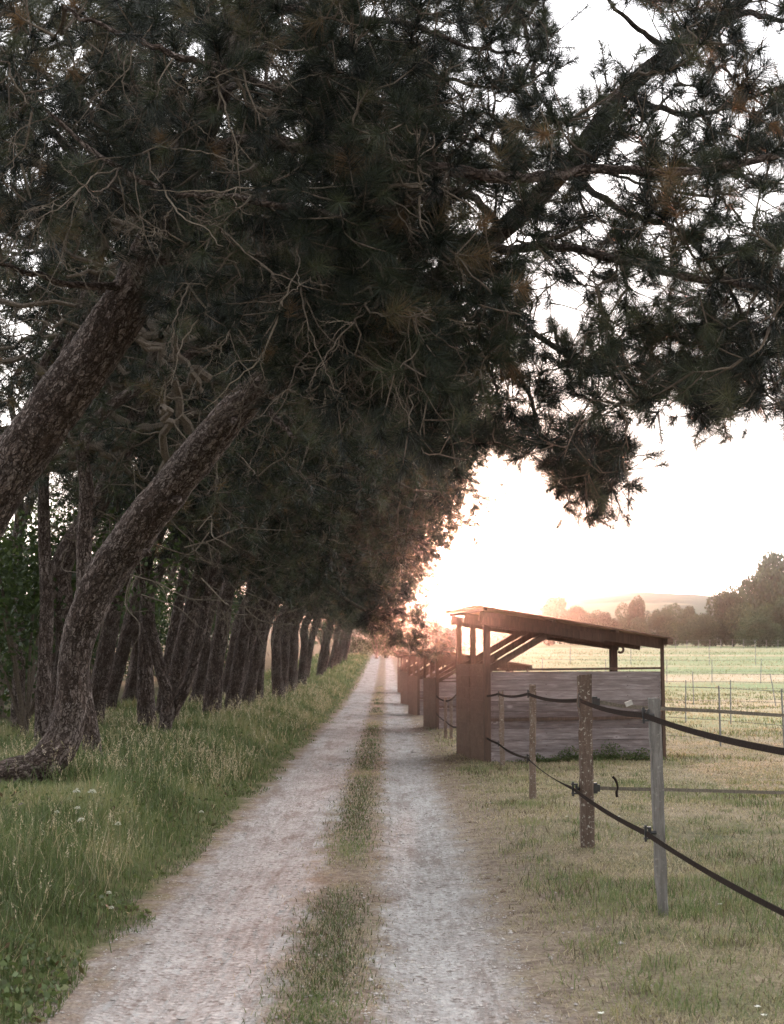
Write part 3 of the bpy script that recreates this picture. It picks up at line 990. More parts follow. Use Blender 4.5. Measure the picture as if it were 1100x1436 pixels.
def row_pine(label, stems, Y, r_list, crown=0, sc=1.0, rz=0.0, upper=True, group='pines along the track', name='pine_tree'):
    """A pine whose stems are given as pixel paths at distance Y; the upper stem runs into a shared crown."""
    r_list = [r * 0.86 for r in r_list]
    base = P(*stems[0][0], Y)
    base[2] = gz(base[0], Y)
    t = empty(name, base)
    tag(t, label, 'tree', group)
    for k, (st, r) in enumerate(zip(stems, r_list)):
        pts = np.array([P(x, y, Y + (0.12 * k)) for x, y in st]) - base
        if k == 0:
            pts = np.vstack([[pts[0][0], pts[0][1], -0.15], pts]) if pts[0][2] > 0.03 else np.vstack([[pts[0][0], pts[0][1], min(pts[0][2], 0) - 0.15], pts])
        if upper and k == 0:
            u = UPPER.copy() * sc
            u[:, :2] = u[:, :2] @ np.array([[math.cos(rz), math.sin(rz)], [-math.sin(rz), math.cos(rz)]])
            pts = np.vstack([pts, u[u[:, 2] > pts[-1][2] + 0.9]])
            rad = np.concatenate([np.linspace(r * 1.25, r * 0.8, len(pts) - int((u[:, 2] > pts[-1][2]).sum()) or 1), np.zeros(0)])
            hgt = pts[:, 2]
            rad = r * np.interp(hgt, [-0.2, 0.0, 0.35, 2.5, 5.0, 8.0, 11.0], [1.35, 1.2, 1.0, 0.9, 0.62, 0.35, 0.12])
        else:
            pts = np.vstack([pts, pts[-1] + (pts[-1] - pts[-2]) * 1.6 + np.array([0.1, 0, 0.4])])
            rad = np.linspace(r * 1.05, r * 0.5, len(pts))
        s = spline(np.column_stack([pts, rad]), 5)
        m_ = MB()
        tube(m_, s[:, :3], s[:, 3], 14, rough=0.13, cap=True)
        m_.build('trunk' if k == 0 else 'side_stem', M['bark'], t, smooth=True)
    put('crown', CROWNS[crown], t, (0, 0, 0), rz, (sc, sc * random.choice([-1, 1]), sc))
    return t


row_pine('slim pine with a wavy trunk right behind the foot of the big S-shaped trunk', [[(130, 1052), (122, 1000), (114, 945), (120, 872), (118, 780), (122, 690), (133, 590)]], 18.5, [0.135], 2, 0.95, 0.2)
row_pine('straight slim pine with flaking sunlit bark left of the S-shaped trunk', [[(60, 1058), (62, 950), (66, 850), (62, 740), (62, 640), (66, 500)]], 21.5, [0.13], 0, 1.05, -0.2)
row_pine('thin dim pine at the left edge, behind the straight slim one', [[(24, 1050), (28, 900), (25, 780), (30, 640), (26, 520)]], 25.5, [0.12], 1, 1.0, 0.3)
row_pine('forked pine whose two thin bare stems make a wide V from the grass', [[(228, 1036), (236, 988), (222, 925), (207, 860), (197, 800), (186, 740)], [(233, 1015), (262, 962), (281, 895), (292, 830), (306, 780), (320, 735)]], 25.0, [0.125, 0.105], 3, 0.95, 0.1)
row_pine('thick dark pine trunk standing straight behind the V-forked pine', [[(207, 1034), (204, 940), (207, 850), (204, 770), (208, 690)]], 26.5, [0.18], 2, 1.1, -0.3)
row_pine('dark pine leaning right, its stem seen between the two arms of the V', [[(236, 1016), (252, 930), (268, 860), (283, 800), (300, 750)]], 28.5, [0.21], 0, 1.0, 0.25)
row_pine('slender upright pine with a pale edge, rising behind the left arm of the V', [[(226, 1012), (238, 920), (252, 840), (263, 770), (272, 690)]], 30.5, [0.15], 1, 1.0, -0.15)
row_pine('stout pine standing just right of the V-forked pine', [[(297, 1006), (302, 940), (312, 880), (324, 815)]], 33.0, [0.23], 1, 1.0, 0.0)
row_pine('pine with a branching trunk that leans right and a second upright stem', [[(326, 992), (338, 932), (358, 872), (378, 826)], [(338, 928), (346, 870), (352, 810), (354, 770)]], 36.5, [0.2, 0.15], 3, 1.0, -0.1)
row_pine('leaning reddish pine close behind the two-stemmed pine', [[(345, 990), (358, 930), (368, 880), (382, 832)]], 39.5, [0.19], 0, 1.0, 0.15)
row_pine('ivy-footed pine just left of the closer-packed straight trunks', [[(362, 990), (366, 930), (374, 880)]], 42.0, [0.15], 2, 1.0, -0.2)
row_pine('first of the closely packed straight pines along the middle of the row', [[(392, 988), (388, 925), (393, 870)]], 45.5, [0.2], 1, 1.0, 0.1)
ordinals = ['second', 'third', 'fourth', 'fifth']
for k, (Y, dx) in enumerate(((49, 12), (53, 10), (57, 2), (61, 6))):
    x0 = 550 - 4.1 * 1994 / Y
    row_pine(ordinals[k] + ' of the closely packed straight pines along the middle of the row', [[(x0 + dx, 930 + 1.3 * 1994 / Y), (x0 + dx + 5, 930 - 20), (x0 + dx + 9, 930 - 60)]], Y, [0.2], (k + 2) % 4, 1.0, random.uniform(-0.3, 0.3))


def trunk_generic(seed):
    keep = random.getstate()
    random.seed(seed)
    pts = np.vstack([[[0, 0, -0.2], [random.uniform(-0.05, 0.05), 0, 0.1], [random.uniform(0.0, 0.3), 0, 1.3], [random.uniform(0.2, 0.6), random.uniform(-0.2, 0.2), 2.4]], UPPER])
    s = spline(pts, 5)
    rad = 0.17 * np.interp(s[:, 2], [-0.2, 0.0, 0.35, 2.5, 5.0, 8.0, 11.0], [1.5, 1.3, 1.05, 0.9, 0.62, 0.35, 0.12])
    m_ = MB()
    tube(m_, s, rad, 12, rough=0.13, cap=True)
    random.setstate(keep)
    return m_.mesh('trunk', M['bark'], True)


TRUNKS = [trunk_generic(k) for k in (1, 2, 3)]


def generic_pine(x, Y, label, group, k, sc=1.0, crown=None):
    t = empty('pine_tree', (x, Y, gz(x, Y)), random.uniform(-0.35, 0.35), sc)
    tag(t, label, 'tree', group)
    put('trunk', TRUNKS[k % 3], t)
    put('crown', crown or CROWNS[k % 4], t)
    return t


for k, Y in enumerate((65, 69, 73.5, 78, 83, 88, 93, 99, 105, 112, 119, 127, 136)):
    generic_pine(-4.15 + random.uniform(-0.35, 0.35), Y, 'reddish pine in the far end of the row, where the trunks merge beside the track', 'pines at the far end of the row', k, random.uniform(0.92, 1.1))
for k, (x, Y) in enumerate(((-6.6, 21), (-7.4, 30), (-6.9, 35), (-7.6, 41), (-6.8, 47), (-7.5, 54), (-7.0, 62), (-7.3, 72), (-10.0, 40), (-11.0, 47), (-10.2, 56), (-11.5, 66), (-14.5, 58), (-15.5, 70), (-9.8, 33), (-5.5, 23.0), (-5.7, 27.5), (-5.3, 34.5), (-5.6, 40.5), (-5.5, 47.5), (-5.6, 52))):
    generic_pine(x, Y, 'dim pine deeper in the dark wood behind the front row of trunks', 'pines deeper in the wood', k + 1, random.uniform(0.95, 1.2), HIGH[k % 2])
for k, (x, Y) in enumerate(((-10.5, 78), (-13.5, 90), (-10.8, 98), (-12.5, 112), (-16.5, 104), (-9.6, 120), (-20, 86), (-14, 130))):
    generic_pine(x, Y, 'dim pine deeper in the dark wood behind the front row of trunks', 'pines deeper in the wood', k + 1, random.uniform(0.85, 1.05))
for k, (x, Y) in enumerate(((-4.9, 0.8), (-4.6, -4.0), (-8.0, 2.5), (-7.6, -3.0), (-8.5, 14.0))):      # unseen pines carrying the row on past the camera, added to darken the left
    generic_pine(x, Y, 'pine at the near end of the row, left of the camera and outside the picture', 'pines beside the camera', k, 1.05, WIDE)

# a bough that droops over the fence in front of the second shelter
tB = generic_pine(-3.9, 35.0, 'pine whose drooping bough hangs across the track in front of the second shelter', 'pines along the track', 2, 1.0)
tB.rotation_euler = (0, 0, 0)
mb = MB()
O_ = np.array([-3.9, 35.0, gz(-3.9, 35.0)])
s = spline(np.array([[1.0, 0, 4.2], P(500, 850, 34.6) - O_, P(545, 852, 34.2) - O_, P(590, 872, 33.6) - O_, P(632, 900, 33.0) - O_]), 6)
tube(mb, s, np.linspace(0.06, 0.012, len(s)), 7, tint=0.25)
tg = []
for k in range(230):
    x_ = rng.uniform(505, 640)
    lo_, hi_ = np.interp(x_, [505, 560, 600, 640], [800, 812, 868, 888]), np.interp(x_, [505, 560, 600, 640], [880, 905, 925, 918])
    tg.append(P(x_, lo_ + (hi_ - lo_) * rng.random(), rng.uniform(32.4, 36.0)) - O_)
clothe(mb, grow(s, np.array(tg), 0.004, 0.03), 4, 26, 0.2, 0.008)
mb.build('low_bough', WMIX, tB)


# ------------------------------------------------------------------ understorey and broadleaf trees
def bush_mesh(name, seed, n, size, rad, hgt, mat, stems=7, tint=0.35, lumps=9):
    global rng
    keep, rng = rng, np.random.default_rng(seed)
    m_ = MB()
    cs = []
    for k in range(lumps):
        c = np.array([rng.normal(0, rad * 0.45), rng.normal(0, rad * 0.45), hgt * rng.uniform(0.25, 0.85)])
        cs.append((c, rad * rng.uniform(0.4, 0.7)))
        tube(m_, spline(np.array([[rng.normal(0, 0.1), rng.normal(0, 0.1), -0.1], c * np.array([0.4, 0.4, 0.5]), c]), 3), [0.05] + [0.03] * 5 + [0.015], 5, tint=0.2, m=0)
    per = n // lumps
    for c, r in cs:
        u = unit(rng.normal(size=(per, 3))) * (rng.uniform(0.3, 1, per) ** 0.4)[:, None]
        p = c + u * r * np.array([1, 1, hgt / rad * 0.42])
        p = p[p[:, 2] > 0.05]
        lt = tint + 0.18 * rng.normal(size=len(p)) + rng.normal(0, 0.08)
        leaves(m_, p, np.full(len(p), size), lt, m=1)
    me = m_.mesh(name, [M['twig'], mat])
    rng = keep
    return me


BUSH = [bush_mesh('foliage', 21, 5200, 0.13, 1.9, 4.6, M['leaves']), bush_mesh('foliage', 22, 5200, 0.13, 2.1, 3.6, M['leaves'])]
BUSH_LIGHT = bush_mesh('foliage', 23, 9000, 0.17, 3.2, 8.5, M['leaves'], tint=0.85, lumps=16)
for k, (x, Y) in enumerate(((-6.0, 23.5), (-8.2, 27), (-8.8, 32), (-9.4, 36), (-8.5, 38.5), (-12, 44), (-9.2, 45), (-13.5, 50), (-9.0, 52), (-15, 56), (-12.5, 60), (-9.3, 60), (-9.5, 70), (-17, 64), (-9.0, 80))):
    o = put('understorey_shrub', BUSH[k % 2], None, (x, Y, gz(x, Y)), random.uniform(0, 6), random.uniform(0.85, 1.2))
    tag(o, 'dark leafy shrub filling the gloom between and behind the pine trunks', 'shrub', 'shrubs under the pines')
for k, (x, Y) in enumerate(((-6.5, 143), (-4.0, 150), (-1.6, 146), (0.6, 152), (2.6, 149), (5.0, 156), (7.6, 152), (1.1, 147), (-0.6, 149))):
    o = put('end_shrub', BUSH[k % 2], None, (x, Y, gz(x, Y) - 0.2), k * 1.3, (1.25, 1.25, random.uniform(0.9, 1.3) if k < 7 else 1.5))  # last two added and stretched tall to keep low sun off the track
    tag(o, 'low hazy shrub closing off the far end of the track', 'shrub', 'shrubs at the far end of the track')
for k, (x, Y, s_, lab) in enumerate(((-17.0, 58, 1.0, 'bright green broadleaf tree glimpsed at the left edge behind the dark wood'), (-13.2, 74, 0.95, 'pale green broadleaf tree glimpsed between trunks right of the S-shaped pine'))):
    t = empty('broadleaf_tree', (x, Y, gz(x, Y)), k, s_)
    tag(t, lab, 'tree')
    put('crown', BUSH_LIGHT, t, (0, 0, 0.6))
    m_ = MB()
    tube(m_, spline(np.array([[0, 0, -0.2], [0.1, 0, 1.5], [0, 0.1, 4.5]]), 4), np.linspace(0.22, 0.1, 9), 10, rough=0.1)
    m_.build('trunk', M['bark'], t, smooth=True)


# far trees round the meadow
def far_crown(seed, n, lumps, sparse=False):
    global rng
    keep, rng = rng, np.random.default_rng(seed)
    m_ = MB()
    for k in range(lumps):
        a, rr = rng.uniform(0, 6.28), rng.uniform(0, 0.62)
        c = np.array([rr * math.cos(a), rr * math.sin(a), rng.uniform(0.14, 0.80)])
        r = rng.uniform(0.24, 0.42) * (0.62 if sparse else 1.0)
        per = n // lumps
        u = unit(rng.normal(size=(per, 3))) * (rng.uniform(0.2, 1, per) ** 0.35)[:, None]
        p = c + u * r * np.array([1, 1, 0.75])
        p = p[p[:, 2] > 0.02]
        leaves(m_, p, np.full(len(p), 0.06), 0.4 + rng.normal(0, 0.12) + rng.normal(0, 0.14, len(p)), 0)
    me = m_.mesh('crown', M['far_leaves'])
    rng = keep
    return me


FARC = [far_crown(31, 11000, 18), far_crown(32, 11000, 15), far_crown(33, 6000, 19, True), far_crown(34, 13000, 24)]


def far_trunk():
    m_ = MB()
    tube(m_, np.array([[0, 0, -0.05], [0.01, 0, 0.2], [0, 0.01, 0.6]]), [0.035, 0.028, 0.012], 8)
    for k in range(7):
        a = k * 0.9
        tube(m_, np.array([[0, 0, 0.25 + 0.03 * k], [0.15 * math.cos(a), 0.15 * math.sin(a), 0.45 + 0.03 * k], [0.4 * math.cos(a), 0.4 * math.sin(a), 0.6 + 0.03 * k]]), [0.014, 0.01, 0.004], 5)
    return m_.mesh('trunk', M['bark'], True)


FART = far_trunk()


def far_tree(x0, x1, ytop, Y, k, label, group=None, ybase=None):
    xc = (x0 + x1) / 2
    X = P(xc, 900, Y)[0]
    g = gz(X, Y)
    h = P(xc, ytop, Y)[2] - g
    w = (x1 - x0) / 2 / F * Y
    t = empty('broadleaf_tree', (X, Y, g), (k * 1.7) % 6.28)
    tag(t, label, 'tree', group)
    put('crown', FARC[k % 4], t, (0, 0, 0), 0, (w / 0.82, w / 0.82, h / 0.98))
    put('trunk', FART, t, (0, 0, 0), 0, (w, w, h))
    return t


far_tree(745, 806, 829, 262, 2, 'tall airy tree above the shed roof, sky showing through its crown')
far_tree(866, 918, 838, 266, 1, 'round dark tree standing tallest in the middle of the meadow edge')
far_tree(985, 1072, 826, 240, 0, 'broad pale willow-like tree left of the tall right-hand clump')
far_tree(1030, 1150, 779, 262, 3, 'tallest tree of the far meadow edge, cut off by the right frame edge')
far_tree(1066, 1130, 838, 232, 1, 'low bright green tree at the foot of the tallest one, by the right frame edge')
far_tree(905, 962, 858, 238, 0, 'light green feathery tree in front of the round dark one')
hedge = ((640, 690, 866, 300), (690, 735, 858, 290), (715, 752, 864, 270), (782, 835, 852, 262), (800, 850, 862, 250), (822, 866, 857, 275), (842, 880, 864, 245), (880, 915, 868, 236), (915, 952, 852, 280), (940, 985, 848, 272), (952, 1000, 858, 250), (968, 1010, 862, 238),
         (1000, 1050, 845, 275), (600, 650, 862, 300), (560, 615, 858, 310), (1120, 1190, 830, 250), (1170, 1260, 815, 255), (660, 715, 871, 262), (740, 800, 868, 246), (1040, 1090, 866, 228))
for k, (x0, x1, yt, Y) in enumerate(hedge):
    far_tree(x0 - 4, x1 + 4, yt, Y, k, 'hazy low tree in the long hedge line behind the meadow', 'trees of the hedge line behind the meadow')


# ------------------------------------------------------------------ grass
def blades(mb, x, y, h, w, lean, tint, z=None):
    n = len(x)
    z = G(x, y) if z is None else z
    a = rng.uniform(0, 2 * math.pi, n)
    d = np.stack([np.cos(a), np.sin(a), np.zeros(n)], 1)
    a2 = rng.uniform(0, 2 * math.pi, n)
    s = np.stack([np.cos(a2), np.sin(a2), np.zeros(n)], 1) * (w * 0.5)[:, None]
    lean = np.asarray(lean)
    p = np.stack([x, y, z - 0.006], 1)
    up = np.array([0, 0, 1.0])
    mid = p + up * (h * 0.55)[:, None] + d * (lean * h * 0.3)[:, None]
    tip = p + up * (h * np.maximum(1 - 0.3 * lean, 0.25))[:, None] + d * (lean * h)[:, None]
    v = np.stack([p - s, p + s, mid + s * 0.8, mid - s * 0.8, tip], 1).reshape(-1, 3)
    i = (np.arange(n) * 5)[:, None]
    t = np.concatenate([i + np.array([[0, 1, 2]]), i + np.array([[0, 2, 3]]), i + np.array([[3, 2, 4]])], 1).reshape(-1, 3)
    tn = np.clip(tint, 0, 1)
    mb.add(v, t=t, tint=np.repeat(tn, 5))


def seed_heads(mb, x, y, h, lean, tint, scale):
    """Thin stalks each with a loose spike of seeds."""
    n = len(x)
    z = G(x, y)
    a = rng.uniform(0, 2 * math.pi, n)
    d = np.stack([np.cos(a), np.sin(a), np.zeros(n)], 1)
    p = np.stack([x, y, z], 1)
    up = np.array([0, 0, 1.0])
    tip = p + up * h[:, None] + d * (lean * h)[:, None]
    dirn = unit(tip - p)
    w = unit(np.cross(dirn, unit(rng.normal(size=(n, 3))))) * (0.0016 * scale)[:, None]
    v = np.stack([p - w, p + w, tip], 1).reshape(-1, 3)
    mb.add(v, t=np.arange(3 * n).reshape(-1, 3), tint=np.repeat(tint, 3))
    for k in range(7):
        c = tip - dirn * (0.012 * k * scale)[:, None] + rng.normal(0, 0.004, (n, 3)) * scale[:, None]
        r = unit(rng.normal(size=(n, 3)) + dirn * 1.2)
        s = unit(np.cross(r, dirn)) * (0.0032 * scale)[:, None]
        e = r * (0.02 * scale)[:, None]
        v = np.stack([c - s, c + s, c + e], 1).reshape(-1, 3)
        mb.add(v, t=np.arange(3 * n).reshape(-1, 3), tint=np.repeat(np.clip(tint + 0.08, 0, 1), 3))


def scatter(n, y0, y1, xa, xb, power=1.6):
    """Points denser near the camera."""
    u = rng.random(n)
    e = 1 - power
    y = (y0 ** e + u * (y1 ** e - y0 ** e)) ** (1 / e)
    return rng.uniform(xa, xb, n), y


# tall verge on the left
mb = MB()
x, y = scatter(190000, 4.5, 150, -7.5, -1.42, 1.8)
edge = -1.62 + (vnoise(x * 0, y, 0.8, 5) - 0.5) * 0.5 - 0.0045 * np.maximum(y - 10, 0)
keep = (x < edge) & (x > -0.30 * y - 0.8)
x, y, edge = x[keep], y[keep], edge[keep]
dist = edge - x
low_ = 1 - 0.75 * ((x < -3.0) & (y > 11.5) & (y < 15.4))
tall = 0.05 + 0.23 * low_ * sstep(dist, 0.02, 1.0) * (0.65 + 0.7 * vnoise(x, y, 0.7, 6))
shade = sstep(-x, 3.6, 5.6)
pale = vnoise(x, y, 1.6, 7)
tint = 0.22 + 0.34 * sstep(pale, 0.42, 0.85) * sstep(dist, 0.1, 0.6) + rng.normal(0, 0.10, len(x)) + 0.12 * sstep(y, 18, 40)
tint = np.where(rng.random(len(x)) < 0.06, rng.uniform(0.7, 0.95, len(x)), tint)
sc_ = np.maximum(1.0, y / 11.0)
blades(mb, x, y, tall * rng.uniform(0.55, 1.25, len(x)), 0.0052 * sc_ * rng.uniform(0.7, 1.5, len(x)), np.abs(rng.normal(0.5, 0.33, len(x))), tint)
x, y = scatter(15000, 6, 60, -6.5, -2.0, 1.8)
dist = -1.75 - x
keep = (rng.random(len(x)) < (0.10 + 0.9 * sstep(vnoise(x, y, 1.3, 8), 0.45, 0.8))) & (x < -2.0) & (x > -5.6)
keep2 = ~((x < -3.0) & (y > 11.5) & (y < 15.4))
x, y = x[keep & keep2], y[keep & keep2]
sc_ = np.maximum(1.0, y / 12.0) * 1.15
seed_heads(mb, x, y, rng.uniform(0.16, 0.5, len(x)), rng.uniform(0.02, 0.7, len(x)), rng.uniform(0.6, 0.98, len(x)), sc_)
x, y = scatter(26000, 5, 34, -6.5, -1.5, 1.8)
edge = -1.62 + (vnoise(x * 0, y, 0.8, 5) - 0.5) * 0.5 - 0.0045 * np.maximum(y - 10, 0)
keep = (x < edge - 0.02) & (rng.random(len(x)) < sstep(vnoise(x, y, 0.8, 31), 0.45, 0.75))
x, y, edge = x[keep], y[keep], edge[keep]
z = G(x, y) + rng.uniform(0.015, 0.05, len(x)) + rng.random(len(x)) * 0.16 * sstep(edge - x, 0.05, 0.8)
leaves(mb, np.stack([x, y, z], 1), 0.045 * rng.uniform(0.6, 1.4, len(x)), rng.normal(0.2, 0.12, len(x)))
tag(mb.build('verge_grass', M['blades']), kind='stuff')

# strip between the wheel tracks
mb = MB()
x, y = scatter(62000, 4.5, 75, -0.95, 0.15, 1.7)
sh = 0.0045 * np.maximum(y - 10, 0)
cen = -0.36 - sh
dens = sstep(vnoise(x, y * 0.6, 0.55, 9) * 0.6 + vnoise(x, y, 2.4, 10) * 0.55, 0.24, 0.58) * np.exp(-((x - cen) / 0.175) ** 2)
keep = rng.random(len(x)) < dens
x, y = x[keep], y[keep]
green = vnoise(x, y, 1.8, 11)
tint = 0.75 - 0.62 * sstep(green, 0.3, 0.55) + rng.normal(0, 0.09, len(x))
blades(mb, x, y, rng.uniform(0.02, 0.07, len(x)), 0.005 * np.maximum(1, y / 11) * rng.uniform(0.7, 1.4, len(x)), np.abs(rng.normal(0.6, 0.3, len(x))), tint)
x, y = scatter(70000, 4.5, 30, -0.95, 1.3, 1.6)
cen = np.where(x < 0.3, np.exp(-((x + 0.36 + 0.0045 * np.maximum(y - 10, 0)) / 0.26) ** 2), sstep(x, 0.5, 1.0))
keep = rng.random(len(x)) < cen * (0.15 + 0.85 * sstep(vnoise(x, y, 0.35, 23), 0.35, 0.7))
x, y = x[keep], y[keep]
blades(mb, x, y, rng.uniform(0.015, 0.045, len(x)), 0.0032 * np.maximum(1, y / 11) * rng.uniform(0.6, 1.3, len(x)), rng.uniform(0.7, 2.4, len(x)), rng.normal(0.74, 0.13, len(x)) - 0.9 * (rng.random(len(x)) < 0.25), z=G(x, y) + 0.009)
tag(mb.build('track_grass', M['blades']), kind='stuff')

# short dry grass on the right and out over the meadow
mb = MB()
x, y = scatter(420000, 4.8, 70, 0.55, 20, 1.75)
keep = (x < 0.30 * y + 0.8)
x, y = x[keep], y[keep]
pn = vnoise(x, y, 0.9, 12) * 0.5 + vnoise(x, y, 0.28, 13) * 0.3 + vnoise(x, y, 4, 14) * 0.3
edge = sstep(x + 0.0045 * np.maximum(y - 10, 0), 0.75, 1.5)
keep = rng.random(len(x)) < np.clip(edge * sstep(pn, 0.33, 0.62) + 0.08 * edge, 0, 1)
x, y, pn = x[keep], y[keep], pn[keep]
gp = vnoise(x, y, 1.3, 15) * 0.6 + vnoise(x, y, 5, 16) * 0.4
tint = 0.86 - 0.52 * sstep(gp, 0.46, 0.66) + rng.normal(0, 0.09, len(x)) + (vnoise(x, y, 0.22, 51) - 0.5) * 0.34
tint = np.where((rng.random(len(x)) < 0.10) | ((vnoise(x, y, 0.3, 52) > 0.72) & (rng.random(len(x)) < 0.6)), 0.02, tint)
sc_ = np.maximum(1.0, y / 11.0)
hh = (0.025 + 0.07 * sstep(gp, 0.4, 0.7)) * rng.uniform(0.5, 1.5, len(x))
blades(mb, x, y, hh, 0.0048 * sc_ * rng.uniform(0.7, 1.4, len(x)), np.abs(rng.normal(0.6, 0.35, len(x))), tint)
x, y = scatter(90000, 30, 200, 2, 75, 1.3)
keep = (x < 0.31 * y + 2) & (rng.random(len(x)) < 0.25 + 0.75 * sstep(vnoise(x * 0.5, y, 1.6, 41), 0.45, 0.7))
x, y = x[keep], y[keep]
blades(mb, x, y, rng.uniform(0.04, 0.12, len(x)) * (1 + y / 120), 0.010 * y / 30 * rng.uniform(0.6, 1.5, len(x)), np.abs(rng.normal(0.8, 0.4, len(x))), 0.82 - 0.40 * sstep(vnoise(x * 0.06, y * 0.3, 3.0, 42), 0.42, 0.62) + rng.normal(0, 0.09, len(x)))
# matted dry thatch
x, y = scatter(300000, 4.8, 34, 0.6, 10, 1.6)
keep = (x < 0.30 * y + 0.6) & (rng.random(len(x)) < sstep(x + 0.0045 * np.maximum(y - 10, 0), 0.7, 1.6) * (0.35 + 0.65 * vnoise(x, y, 0.5, 21)))
x, y = x[keep], y[keep]
blades(mb, x, y, rng.uniform(0.02, 0.055, len(x)), 0.0035 * np.maximum(1.0, y / 11.0) * rng.uniform(0.6, 1.3, len(x)), rng.uniform(0.8, 2.2, len(x)), rng.normal(0.76, 0.12, len(x)) - 0.25 * sstep(vnoise(x, y, 1.1, 22), 0.55, 0.8) - 0.9 * (rng.random(len(x)) < 0.14), z=G(x, y) + 0.006)
# fuller green tufts
cx_, cy_ = scatter(700, 5.2, 26, 1.0, 8, 1.5)
ok = (cx_ < 0.3 * cy_ + 0.4)
cx_, cy_ = cx_[ok], cy_[ok]
n_b = rng.integers(15, 60, len(cx_))
x = np.repeat(cx_, n_b) + rng.normal(0, 0.09, n_b.sum())
y = np.repeat(cy_, n_b) + rng.normal(0, 0.09, n_b.sum())
tt = np.repeat(rng.uniform(0.15, 0.7, len(cx_)), n_b) + rng.normal(0, 0.08, n_b.sum())
blades(mb, x, y, np.repeat(rng.uniform(0.04, 0.10, len(cx_)), n_b) * rng.uniform(0.6, 1.2, n_b.sum()), np.full(n_b.sum(), 0.0055), np.abs(rng.normal(0.45, 0.25, n_b.sum())), tt)
tag(mb.build('meadow_grass', M['blades']), kind='stuff')

# loose gravel on the wheel tracks
mb = MB()
OCT = np.array([[1, 0, 0], [-1, 0, 0], [0, 1, 0], [0, -1, 0], [0, 0, 1], [0, 0, -1]], float)
OCT_T = np.array([[0, 2, 4], [2, 1, 4], [1, 3, 4], [3, 0, 4], [2, 0, 5], [1, 2, 5], [3, 1, 5], [0, 3, 5]])
x, y = scatter(30000, 5.5, 40, -1.7, 1.4, 1.9)
dens = np.where((x > -0.1) & (x < 0.75), 0.9, 0.3) * np.where(x > 0.75, 0.25, 1)
keep = rng.random(len(x)) < dens
x, y = x[keep], y[keep]
n = len(x)
sz = np.where(rng.random(n) < 0.012, 2.6, 1.0) * np.exp(rng.normal(-5.5, 0.5, n)) * np.maximum(1, y / 14)
v = OCT[None] * sz[:, None, None] * rng.uniform(0.6, 1.3, (n, 6, 1)) * np.array([1, 1, 0.6])
v = v + np.stack([x, y, G(x, y) + 0.006 + sz * 0.2], 1)[:, None, :]
t = (np.arange(n) * 6)[:, None, None] + OCT_T[None]
mb.add(v.reshape(-1, 3), t=t.reshape(-1, 3), tint=np.repeat(rng.random(n), 6))
tag(mb.build('gravel', M['stone']), kind='stuff')


